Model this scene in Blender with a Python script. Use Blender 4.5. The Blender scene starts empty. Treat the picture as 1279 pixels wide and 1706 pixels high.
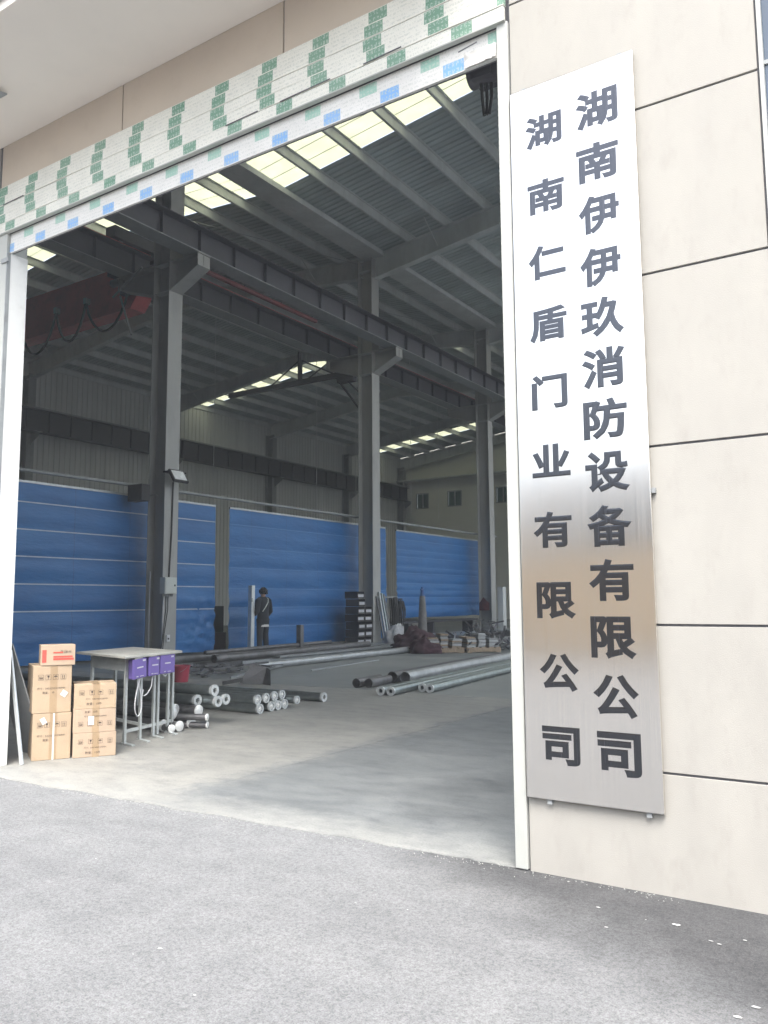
import bpy, bmesh, math, random
from mathutils import Vector, Matrix, noise as mnoise
random.seed(7)
R = math.radians
S = bpy.context.scene
COL = S.collection

# ------------------------------------------------------------------ camera
YAW, PIT, ROL = R(33.124), R(6.228), R(-0.3912)
f = Vector((-math.sin(YAW)*math.cos(PIT), math.cos(YAW)*math.cos(PIT), math.sin(PIT)))
r = Vector((math.cos(YAW), math.sin(YAW), 0)); u = r.cross(f)
r2 = r*math.cos(ROL)+u*math.sin(ROL); u2 = -r*math.sin(ROL)+u*math.cos(ROL)
cd = bpy.data.cameras.new('camera'); cam = bpy.data.objects.new('camera', cd); COL.objects.link(cam)
M = Matrix((r2, u2, -f)).transposed().to_4x4(); M.translation = Vector((0, 0, 1.35))
cam.matrix_world = M
cd.sensor_fit = 'VERTICAL'; cd.sensor_height = 36.0; cd.sensor_width = 27.0
cd.lens = 1364.9/1706*36.0; cd.clip_start = 0.05; cd.clip_end = 1500
S.camera = cam

# ------------------------------------------------------------------ sky, sun, exposure
SUN_EL, SUN_AZ = R(56), R(150)      # azimuth clockwise from +Y: the sun stands in front of the facade to the right, veiled by thin cloud
W = bpy.data.worlds.new("World"); S.world = W; W.use_nodes = True
nt = W.node_tree; bg = nt.nodes['Background']
sky = nt.nodes.new('ShaderNodeTexSky'); sky.sky_type = 'NISHITA'; sky.sun_disc = False
sky.sun_elevation = SUN_EL; sky.sun_rotation = SUN_AZ
sky.air_density = 1.2; sky.dust_density = 4.0; sky.ozone_density = 1.0
hs = nt.nodes.new('ShaderNodeHueSaturation'); hs.inputs['Saturation'].default_value = .6      # thin overcast: paler than a clear sky
nt.links.new(sky.outputs[0], hs.inputs['Color']); nt.links.new(hs.outputs[0], bg.inputs[0]); bg.inputs[1].default_value = 0.15
sd = bpy.data.lights.new('sun', 'SUN'); sd.energy = 1.5; sd.angle = R(32); sd.color = (1, .985, .96)
so = bpy.data.objects.new('sun', sd); COL.objects.link(so)
sv = Vector((math.sin(SUN_AZ)*math.cos(SUN_EL), math.cos(SUN_AZ)*math.cos(SUN_EL), math.sin(SUN_EL)))
so.rotation_euler = (-sv).to_track_quat('-Z', 'Y').to_euler(); so.location = sv*40+Vector((0, 0, 20))
S.view_settings.view_transform = 'Standard'; S.view_settings.look = 'None'
S.view_settings.gamma = 1.0; S.view_settings.exposure = 1.75; S.view_settings.use_curve_mapping = False
S.render.engine = 'CYCLES'
S.cycles.use_denoising = True; S.cycles.max_bounces = 10; S.cycles.diffuse_bounces = 6
S.cycles.glossy_bounces = 4; S.cycles.transmission_bounces = 6; S.cycles.sample_clamp_indirect = 6
S.cycles.caustics_reflective = False; S.cycles.caustics_refractive = False

# ------------------------------------------------------------------ helpers: materials
MATS = {}
def nodes_of(name):
    m = bpy.data.materials.new(name); m.use_nodes = True; MATS[name] = m
    t = m.node_tree; return m, t, t.nodes, t.links, t.nodes['Principled BSDF']
def tex(t, kind, scale, coord, detail=4, rough=.55, stretch=None, dims=None):
    if stretch:
        mp = t.nodes.new('ShaderNodeMapping'); mp.inputs['Scale'].default_value = stretch
        t.links.new(coord, mp.inputs[0]); coord = mp.outputs[0]
    if kind == 'noise':
        n = t.nodes.new('ShaderNodeTexNoise'); n.inputs['Detail'].default_value = detail; n.inputs['Roughness'].default_value = rough
    elif kind == 'voronoi':
        n = t.nodes.new('ShaderNodeTexVoronoi')
    n.inputs['Scale'].default_value = scale; t.links.new(coord, n.inputs['Vector']); return n
def ramp(t, fac, stops):
    n = t.nodes.new('ShaderNodeValToRGB'); e = n.color_ramp.elements
    e[0].position, e[0].color = stops[0][0], (*stops[0][1], 1)
    e[1].position, e[1].color = stops[-1][0], (*stops[-1][1], 1)
    for p, c in stops[1:-1]:
        x = e.new(p); x.color = (*c, 1)
    t.links.new(fac, n.inputs[0]); return n.outputs[0]
def mixc(t, fac, a, b, mode='MIX'):
    n = t.nodes.new('ShaderNodeMix'); n.data_type = 'RGBA'; n.blend_type = mode
    for val, s in ((fac, n.inputs[0]), (a, n.inputs[6]), (b, n.inputs[7])):
        if isinstance(val, (int, float)): s.default_value = val
        elif isinstance(val, tuple): s.default_value = (*val, 1)
        else: t.links.new(val, s)
    return n.outputs[2]
def math_(t, op, a, b=None, c=None):
    n = t.nodes.new('ShaderNodeMath'); n.operation = op
    for i, v in enumerate((a, b, c)):
        if v is None: continue
        if isinstance(v, (int, float)): n.inputs[i].default_value = v
        else: t.links.new(v, n.inputs[i])
    return n.outputs[0]
def bump(t, h, strength, dist=.01, prev=None):
    n = t.nodes.new('ShaderNodeBump'); n.inputs['Strength'].default_value = strength; n.inputs['Distance'].default_value = dist
    t.links.new(h, n.inputs['Height'])
    if prev is not None: t.links.new(prev, n.inputs['Normal'])
    return n.outputs[0]
def mat(name, col, rough=.6, metal=0., var=.12, vscale=3., bscale=0, bstr=.15, bdist=.005, spec=.5, dirt=None, stretch=None):
    """painted / plain surface: base colour with mottled tone, optional dirt colour and fine relief"""
    m, t, N, L, b = nodes_of(name)
    co = N.new('ShaderNodeTexCoord').outputs['Object']
    n = tex(t, 'noise', vscale, co, 6, .6, stretch)
    lo = tuple(max(0, c*(1-var)) for c in col); hi = tuple(min(1, c*(1+var)) for c in col)
    c = ramp(t, n.outputs[0], [(.3, lo), (.7, hi)])
    if dirt:
        n2 = tex(t, 'noise', vscale*2.3+.7, co, 8, .7, stretch)
        k = ramp(t, n2.outputs[0], [(.52, (0, 0, 0)), (.75, (1, 1, 1))])
        c = mixc(t, math_(t, 'MULTIPLY', k, .6), c, dirt)
    L.new(c, b.inputs['Base Color'])
    rn = ramp(t, n.outputs[0], [(.3, (rough*.85,)*3), (.7, (min(1, rough*1.15),)*3)])
    L.new(rn, b.inputs['Roughness'])
    b.inputs['Metallic'].default_value = metal; b.inputs['Specular IOR Level'].default_value = spec
    if bscale:
        bn = tex(t, 'noise', bscale, co, 4, .6)
        L.new(bump(t, bn.outputs[0], bstr, bdist), b.inputs['Normal'])
    return m

CREAM = mat('cream_render', (.335, .322, .293), .85, var=.07, vscale=2.2, bscale=180, bstr=.35, bdist=.003, dirt=(.278, .264, .238), stretch=(1.6, 1, .7))
CREAM_BOUNCE = mat('cream_render_bounce_lit', (.52, .445, .365), .85, var=.05, vscale=1.8, bscale=180, bstr=.3, bdist=.003, dirt=(.46, .385, .31))  # same cream wall, lightened and warmed to imitate bounced light under the canopy
SOFFIT = mat('soffit_render', (.82, .77, .71), .9, var=.04, vscale=.9, bscale=60, bstr=.1, dirt=(.78, .735, .69))
GROOVE = mat('groove_paint', (.1, .1, .11), .8)
FRAME = mat('frame_white', (.40, .41, .385), .45, var=.04, vscale=2, dirt=(.42, .41, .36))
DARKGLASS = mat('window_glass', (.05, .075, .11), .06, var=.2, vscale=.8, spec=.8)
STEEL = mat('steel_paint', (.56, .585, .58), .55, var=.14, vscale=1.3, dirt=(.40, .405, .40), stretch=(1, 1, .35))
COLPAINT = mat('column_paint', (.36, .365, .355), .6, var=.16, vscale=1.1, dirt=(.22, .215, .205), stretch=(1, 1, .3))
STEELDK = mat('steel_paint_shop', (.28, .295, .30), .55, var=.15, vscale=1.3, dirt=(.14, .14, .14))
BEAMDK = mat('crane_beam_paint', (.06, .06, .075), .5, var=.2, vscale=1.5, dirt=(.04, .04, .045))
RED = mat('crane_red', (.50, .075, .08), .5, var=.15, vscale=1.2, dirt=(.2, .03, .035))
ROOFIN = mat('roof_lining', (.47, .52, .525), .6, var=.2, vscale=.7, dirt=(.33, .37, .375), stretch=(.3, 2.5, 1))
WALLIN = mat('wall_sheet', (.58, .59, .575), .6, var=.12, vscale=.5, dirt=(.48, .49, .475), stretch=(1, 3, .2))
ENDWALL = mat('end_wall_sheet', (.68, .68, .62), .7, var=.06, vscale=.4)
GALV = mat('galvanised_steel', (.34, .385, .385), .36, metal=.9, var=.2, vscale=9, dirt=(.25, .29, .29), bscale=40, bstr=.05)
GALVEND = mat('galvanised_end', (.62, .65, .65), .35, metal=.4, var=.1, vscale=12)
CHROME = mat('bright_cap', (.85, .86, .84), .3, metal=.4, var=.06, vscale=10)
BORE = mat('tube_bore', (.05, .06, .065), .6, metal=.3)
RAWSTEEL = mat('mill_steel', (.16, .16, .165), .45, metal=.6, var=.3, vscale=5, dirt=(.12, .09, .075))
RAWLIGHT = mat('sheet_steel', (.42, .44, .45), .4, metal=.6, var=.2, vscale=5, dirt=(.3, .31, .31))
BENCHST = mat('bench_steel', (.6, .63, .62), .42, metal=.45, var=.14, vscale=5, dirt=(.48, .50, .49))
BENCHTOP = mat('bench_top', (.5, .5, .46), .5, metal=.3, var=.18, vscale=7, dirt=(.34, .33, .3))
CARD = mat('cardboard', (.41, .31, .21), .85, var=.07, vscale=5, bscale=90, bstr=.08, dirt=(.36, .26, .165))
CARDPALE = mat('cardboard_pale', (.40, .305, .22), .85, var=.07, vscale=5, dirt=(.5, .35, .24))
TAPE = mat('parcel_tape', (.33, .235, .14), .35, var=.1, vscale=9)
INK = mat('carton_ink', (.09, .065, .05), .8, var=.25, vscale=60)
REDINK = mat('carton_red_ink', (.5, .08, .06), .8, var=.2, vscale=60)
PAPER = mat('white_paper', (.62, .61, .58), .7, var=.03)
PURPLE = mat('purple_plastic', (.15, .105, .36), .45, var=.08, vscale=5)
WHITEPL = mat('white_plastic', (.6, .61, .63), .4, var=.03)
BLACK = mat('black_plastic', (.018, .018, .02), .5, var=.2, vscale=6)
RUBBER = mat('black_cable', (.02, .022, .024), .6)
BUCKET = mat('red_bucket', (.36, .03, .06), .45, var=.12, vscale=6)
LENS = mat('lamp_lens', (.8, .82, .82), .25, var=.1, vscale=9)
GREYBOX = mat('grey_box', (.55, .58, .55), .5, var=.06, vscale=6)
SACK = mat('woven_sack', (.5, .51, .54), .75, var=.15, vscale=7, bscale=50, bstr=.2)
MAROON = mat('maroon_cloth', (.05, .022, .03), .9, var=.35, vscale=4)
WOOD = mat('pallet_wood', (.32, .25, .18), .85, var=.25, vscale=5, stretch=(1, 6, 1), dirt=(.18, .14, .1))
JACKET = mat('dark_jacket', (.012, .017, .024), .85, var=.25, vscale=7, bscale=30, bstr=.2)
TROUSER = mat('dark_trousers', (.018, .024, .03), .9, var=.25, vscale=8)
SKIN = mat('skin', (.42, .24, .16), .55, var=.08, vscale=10)
HAIR = mat('black_hair', (.008, .007, .007), .6, var=.3, vscale=40)
TAN = mat('ochre_render', (.85, .62, .38), .9, var=.12, vscale=.4)
GREYBLD = mat('grey_render', (.8, .8, .78), .8, var=.1, vscale=.2)
DUSTLINE = mat('white_spot', (.40, .40, .39), .8, var=.2)
CONE = mat('grey_wrap', (.15, .15, .148), .7, var=.25, vscale=6)
BLUEPAINT = mat('blue_paint', (.03, .09, .28), .5)

# corrugated-film print: cream film with faint lines of small print and repeating colour blocks of white glyphs
def film(name, off, pitch, width, col, z0, z1, base=(.72, .71, .64), faint=.15):
    m, t, N, L, b = nodes_of(name)
    co = N.new('ShaderNodeTexCoord').outputs['Object']
    sep = N.new('ShaderNodeSeparateXYZ'); L.new(co, sep.inputs[0]); X, Z = sep.outputs[0], sep.outputs[2]
    wob = tex(t, 'noise', 1.3, co, 2)
    X2 = math_(t, 'ADD', X, math_(t, 'MULTIPLY', math_(t, 'SUBTRACT', wob.outputs[0], .5), .03))
    ph = math_(t, 'FRACT', math_(t, 'DIVIDE', math_(t, 'SUBTRACT', X2, off), pitch))
    inb = math_(t, 'MULTIPLY', math_(t, 'LESS_THAN', ph, width/pitch), 1.0)
    h = z1-z0; zn = math_(t, 'DIVIDE', math_(t, 'SUBTRACT', Z, z0), h)
    inz = math_(t, 'MULTIPLY', math_(t, 'GREATER_THAN', zn, .06), math_(t, 'LESS_THAN', zn, .94))
    blk = math_(t, 'MULTIPLY', inb, inz)
    # glyph cells: 5 across, 2 down
    gx = math_(t, 'FRACT', math_(t, 'MULTIPLY', ph, 5*pitch/width)); gz = math_(t, 'FRACT', math_(t, 'MULTIPLY', zn, 2.0))
    cell = math_(t, 'MULTIPLY', math_(t, 'LESS_THAN', math_(t, 'ABSOLUTE', math_(t, 'SUBTRACT', gx, .5)), .33),
                 math_(t, 'LESS_THAN', math_(t, 'ABSOLUTE', math_(t, 'SUBTRACT', gz, .5)), .33))
    gn = tex(t, 'noise', 95, co, 1)
    gl = math_(t, 'MULTIPLY', cell, math_(t, 'GREATER_THAN', gn.outputs[0], .49))
    # faint print
    fx = tex(t, 'noise', 80, co, 1, stretch=(1.2, 1, 1))
    rows = math_(t, 'GREATER_THAN', math_(t, 'FRACT', math_(t, 'MULTIPLY', zn, 3.0)), .45)
    fp = math_(t, 'MULTIPLY', math_(t, 'MULTIPLY', rows, math_(t, 'GREATER_THAN', fx.outputs[0], .53)), faint*2.2)
    stain = tex(t, 'noise', 2.2, co, 6, .65)
    bc = ramp(t, stain.outputs[0], [(.3, tuple(c*.9 for c in base)), (.7, tuple(min(1, c*1.06) for c in base))])
    bc = mixc(t, fp, bc, (.36, .40, .37))
    fade = tex(t, 'noise', 1.1, co, 3)
    cc = mixc(t, math_(t, 'MULTIPLY', fade.outputs[0], .35), col, base)
    cc = mixc(t, math_(t, 'MULTIPLY', gl, .62), cc, (.46, .52, .46))
    c = mixc(t, blk, bc, cc)
    L.new(c, b.inputs['Base Color']); b.inputs['Roughness'].default_value = .42
    wr = tex(t, 'noise', 14, co, 5, .6, stretch=(.35, 1, 2))
    L.new(bump(t, wr.outputs[0], .5, .008), b.inputs['Normal'])
    return m

def curtain_mat():
    m, t, N, L, b = nodes_of('blue_curtain')
    co = N.new('ShaderNodeTexCoord').outputs['Object']
    n = tex(t, 'noise', .9, co, 5, .55, stretch=(1, .5, 2))
    c = ramp(t, n.outputs[0], [(.3, (.006, .105, .32)), (.72, (.013, .15, .41))])
    sep = N.new('ShaderNodeSeparateXYZ'); L.new(co, sep.inputs[0])
    seam = math_(t, 'LESS_THAN', math_(t, 'FRACT', math_(t, 'DIVIDE', sep.outputs[1], 1.55)), .012)
    c = mixc(t, math_(t, 'MULTIPLY', seam, .5), c, (.012, .05, .17))
    L.new(c, b.inputs['Base Color']); b.inputs['Roughness'].default_value = .42
    w = tex(t, 'noise', 5, co, 6, .6, stretch=(1, .4, 1.6))
    L.new(bump(t, w.outputs[0], .5, .03), b.inputs['Normal']); return m
CURTAIN = curtain_mat()
SEAM = mat('curtain_seam', (.42, .5, .6), .6)
SEAMBLUE = mat('curtain_seam_blue', (.09, .22, .46), .6)

def skylight_mat():
    m, t, N, L, b = nodes_of('skylight_sheet')
    out = N['Material Output']; N.remove(b)
    co = N.new('ShaderNodeTexCoord').outputs['Object']
    n = tex(t, 'noise', 2, co, 5, .6)
    c = ramp(t, n.outputs[0], [(.3, (.37, .38, .245)), (.7, (.45, .46, .31))])
    a = N.new('ShaderNodeBsdfTranslucent'); d = N.new('ShaderNodeBsdfDiffuse'); mx = N.new('ShaderNodeMixShader')
    L.new(c, a.inputs[0]); L.new(c, d.inputs[0]); mx.inputs[0].default_value = .22
    L.new(a.outputs[0], mx.inputs[1]); L.new(d.outputs[0], mx.inputs[2]); L.new(mx.outputs[0], out.inputs[0]); return m
SKYLIGHT = skylight_mat()

ADDEDSHEET = SKYLIGHT.copy(); ADDEDSHEET.name = 'added_clear_sheet'  # clearer sheet letting more light through the added unseen strips
for e_ in ADDEDSHEET.node_tree.nodes['Color Ramp'].color_ramp.elements: e_.color = (.86, .88, .84, 1)
def brushed(name, col, rough):
    m, t, N, L, b = nodes_of(name)
    co = N.new('ShaderNodeTexCoord').outputs['Object']
    n = tex(t, 'noise', 3, co, 5, .7, stretch=(60, 60, .6))
    b.inputs['Metallic'].default_value = 1.0
    L.new(ramp(t, n.outputs[0], [(.3, tuple(c*.95 for c in col)), (.7, tuple(min(1, c*1.04) for c in col))]), b.inputs['Base Color'])
    L.new(ramp(t, n.outputs[0], [(.3, (rough*.8,)*3), (.7, (rough*1.2,)*3)]), b.inputs['Roughness'])
    w = tex(t, 'noise', .75, co, 2, .4)
    nrm = bump(t, w.outputs[0], .5, .035)
    L.new(bump(t, n.outputs[0], .02, .002, nrm), b.inputs['Normal']); return m
SIGNST = brushed('brushed_stainless', (.80, .775, .74), .16)
SIGNINK = brushed('etched_dark_letter', (.088, .092, .104), .24)

def asphalt_mat():
    m, t, N, L, b = nodes_of('asphalt')
    co = N.new('ShaderNodeTexCoord').outputs['Object']
    sep = N.new('ShaderNodeSeparateXYZ'); L.new(co, sep.inputs[0])
    big = tex(t, 'noise', .55, co, 6, .6); mid = tex(t, 'noise', 4, co, 6, .65)
    grain = tex(t, 'noise', 150, co, 3, .7); vor = tex(t, 'voronoi', 120, co)
    # dust film thins out towards the wall on the right: worn pale tracks on the left, bare dark asphalt along the wall
    px = math_(t, 'ADD', math_(t, 'MULTIPLY', sep.outputs[0], .6), sep.outputs[1])
    px = math_(t, 'ADD', px, math_(t, 'MULTIPLY', math_(t, 'SUBTRACT', big.outputs[0], .5), 1.6))
    k = N.new('ShaderNodeMapRange'); k.inputs[1].default_value = 2.15; k.inputs[2].default_value = 3.0; k.interpolation_type = 'SMOOTHSTEP'
    L.new(px, k.inputs[0])
    dusty = ramp(t, mid.outputs[0], [(.3, (.178, .182, .185)), (.7, (.222, .225, .227))])
    bare = ramp(t, mid.outputs[0], [(.3, (.068, .069, .071)), (.7, (.10, .10, .102))])
    c = mixc(t, k.outputs[0], dusty, bare)
    g = ramp(t, grain.outputs[0], [(.38, (.64, .64, .64)), (.5, (.97, .97, .97)), (.62, (1.13, 1.13, 1.13))])
    c = mixc(t, .8, c, g, 'MULTIPLY')
    g2 = tex(t, 'noise', 55, co, 3, .7); c = mixc(t, .7, c, ramp(t, g2.outputs[0], [(.36, (.68, .68, .68)), (.5, (1, 1, 1)), (.64, (1.15, 1.15, 1.15))]), 'MULTIPLY')
    st = ramp(t, vor.outputs['Distance'], [(.0, (1, 1, 1)), (.26, (0, 0, 0))])
    c = mixc(t, math_(t, 'MULTIPLY', st, .22), c, (.55, .55, .55))
    tr = tex(t, 'noise', 1.0, co, 5, .6, stretch=(.35, 2.6, 1)); c = mixc(t, .55, c, ramp(t, tr.outputs[0], [(.36, (.84, .84, .845)), (.5, (1, 1, 1)), (.66, (1.08, 1.08, 1.07))]), 'MULTIPLY')
    oil = tex(t, 'voronoi', 1.7, co); on = tex(t, 'noise', 26, co, 4, .7); od = math_(t, 'ADD', oil.outputs['Distance'], math_(t, 'MULTIPLY', math_(t, 'SUBTRACT', on.outputs[0], .5), .10))
    c = mixc(t, math_(t, 'MULTIPLY', ramp(t, od, [(.02, (1, 1, 1)), (.055, (0, 0, 0))]), .45), c, (.06, .06, .062))
    L.new(c, b.inputs['Base Color']); b.inputs['Roughness'].default_value = .9; b.inputs['Specular IOR Level'].default_value = .3
    nb = bump(t, grain.outputs[0], .55, .006); L.new(bump(t, vor.outputs['Distance'], .35, .004, nb), b.inputs['Normal']); return m
ASPHALT = asphalt_mat()

def floor_mat(name, a, bcol, streak=.5, seed=0.):
    m, t, N, L, b = nodes_of(name)
    co0 = N.new('ShaderNodeTexCoord').outputs['Object']
    mp = N.new('ShaderNodeMapping'); mp.inputs['Location'].default_value = (seed, seed*1.7, 0); L.new(co0, mp.inputs[0]); co = mp.outputs[0]
    n1 = tex(t, 'noise', .45, co, 6, .6); n2 = tex(t, 'noise', 2.2, co, 8, .65, stretch=(.6, 1.3, 1)); n3 = tex(t, 'noise', 60, co, 4, .7)
    c = ramp(t, n1.outputs[0], [(.3, a), (.7, bcol)])
    d = ramp(t, n2.outputs[0], [(.35, (.72, .73, .74)), (.6, (1, 1, 1))]); c = mixc(t, streak, c, d, 'MULTIPLY')
    e = ramp(t, n3.outputs[0], [(.3, (.78, .78, .78)), (.55, (1, 1, 1))]); c = mixc(t, .6, c, e, 'MULTIPLY')
    pits = tex(t, 'voronoi', 34, co); pk = ramp(t, pits.outputs['Distance'], [(.06, (1, 1, 1)), (.13, (0, 0, 0))])
    pm = ramp(t, n2.outputs[0], [(.5, (0, 0, 0)), (.65, (1, 1, 1))])
    c = mixc(t, math_(t, 'MULTIPLY', math_(t, 'MULTIPLY', pk, pm), .5), c, (.06, .06, .065))
    L.new(c, b.inputs['Base Color'])
    L.new(ramp(t, n2.outputs[0], [(.3, (.42,)*3), (.7, (.62,)*3)]), b.inputs['Roughness']); b.inputs['Specular IOR Level'].default_value = .45
    L.new(bump(t, n3.outputs[0], .25, .003), b.inputs['Normal']); return m
FLOORPALE = floor_mat('concrete_pale', (.31, .315, .295), (.40, .40, .37), .5)
FLOORGREY = floor_mat('concrete_grey', (.165, .18, .185), (.24, .255, .255), .6, 3.3)
def front_floor():
    m, t, N, L, b = nodes_of('concrete_front')
    co = N.new('ShaderNodeTexCoord').outputs['Object']; sep = N.new('ShaderNodeSeparateXYZ'); L.new(co, sep.inputs[0]); X, Y = sep.outputs[0], sep.outputs[1]
    n1 = tex(t, 'noise', .5, co, 6, .6); n2 = tex(t, 'noise', 2.0, co, 8, .7, stretch=(.85, 1.15, 1)); n3 = tex(t, 'noise', 70, co, 4, .7); n4 = tex(t, 'noise', 9, co, 6, .7)
    def mr(v, a, b_):
        k = N.new('ShaderNodeMapRange'); k.interpolation_type = 'SMOOTHSTEP'; k.inputs[1].default_value = a; k.inputs[2].default_value = b_; L.new(v, k.inputs[0]); return k.outputs[0]
    pale = ramp(t, n1.outputs[0], [(.3, (.25, .25, .235)), (.7, (.325, .32, .295))])
    grey = ramp(t, n1.outputs[0], [(.3, (.15, .16, .163)), (.7, (.21, .22, .22))])
    edge = math_(t, 'ADD', math_(t, 'ADD', X, math_(t, 'MULTIPLY', math_(t, 'SUBTRACT', n2.outputs[0], .5), .9)), math_(t, 'MULTIPLY', math_(t, 'SUBTRACT', n4.outputs[0], .5), .55))
    c = mixc(t, mr(edge, -4.72, -4.34), pale, grey)
    # scuffed dust drawn in from the yard along the doorway, and an oily stain near the right jamb
    yy = math_(t, 'ADD', Y, math_(t, 'MULTIPLY', math_(t, 'SUBTRACT', n4.outputs[0], .5), .5))
    c = mixc(t, math_(t, 'MULTIPLY', math_(t, 'SUBTRACT', 1.0, mr(yy, 3.95, 4.5)), .75), c, (.33, .33, .312))
    dx = math_(t, 'POWER', math_(t, 'DIVIDE', math_(t, 'ADD', X, 2.55), 1.0), 2.0); dy = math_(t, 'POWER', math_(t, 'DIVIDE', math_(t, 'SUBTRACT', Y, 5.3), .9), 2.0)
    dd = math_(t, 'ADD', math_(t, 'ADD', dx, dy), math_(t, 'MULTIPLY', math_(t, 'SUBTRACT', n2.outputs[0], .5), 1.6))
    c = mixc(t, math_(t, 'MULTIPLY', math_(t, 'SUBTRACT', 1.0, mr(dd, .1, 1.1)), .45), c, (.085, .092, .096))
    d = ramp(t, n2.outputs[0], [(.35, (.76, .77, .78)), (.6, (1, 1, 1))]); c = mixc(t, .6, c, d, 'MULTIPLY')
    e = ramp(t, n3.outputs[0], [(.34, (.6, .6, .6)), (.5, (1, 1, 1))]); c = mixc(t, .6, c, e, 'MULTIPLY')
    sc = tex(t, 'noise', 4.0, co, 9, .78, stretch=(.8, 1.5, 1)); c = mixc(t, .7, c, ramp(t, sc.outputs[0], [(.38, (.74, .75, .76)), (.5, (1, 1, 1)), (.62, (1.14, 1.13, 1.1))]), 'MULTIPLY')
    vo = tex(t, 'voronoi', 30, co); pk = ramp(t, vo.outputs['Distance'], [(.07, (1, 1, 1)), (.15, (0, 0, 0))]); pm = ramp(t, n2.outputs[0], [(.5, (0, 0, 0)), (.62, (1, 1, 1))])
    c = mixc(t, math_(t, 'MULTIPLY', math_(t, 'MULTIPLY', pk, pm), .55), c, (.07, .07, .075))
    L.new(c, b.inputs['Base Color']); L.new(ramp(t, n2.outputs[0], [(.3, (.45,)*3), (.7, (.65,)*3)]), b.inputs['Roughness']); b.inputs['Specular IOR Level'].default_value = .4
    L.new(bump(t, n3.outputs[0], .3, .003), b.inputs['Normal']); return m
FLOORFRONT = front_floor()
FLOORMID = floor_mat('concrete_mid', (.22, .235, .23), (.32, .33, .315), .6, 7.1)

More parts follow.
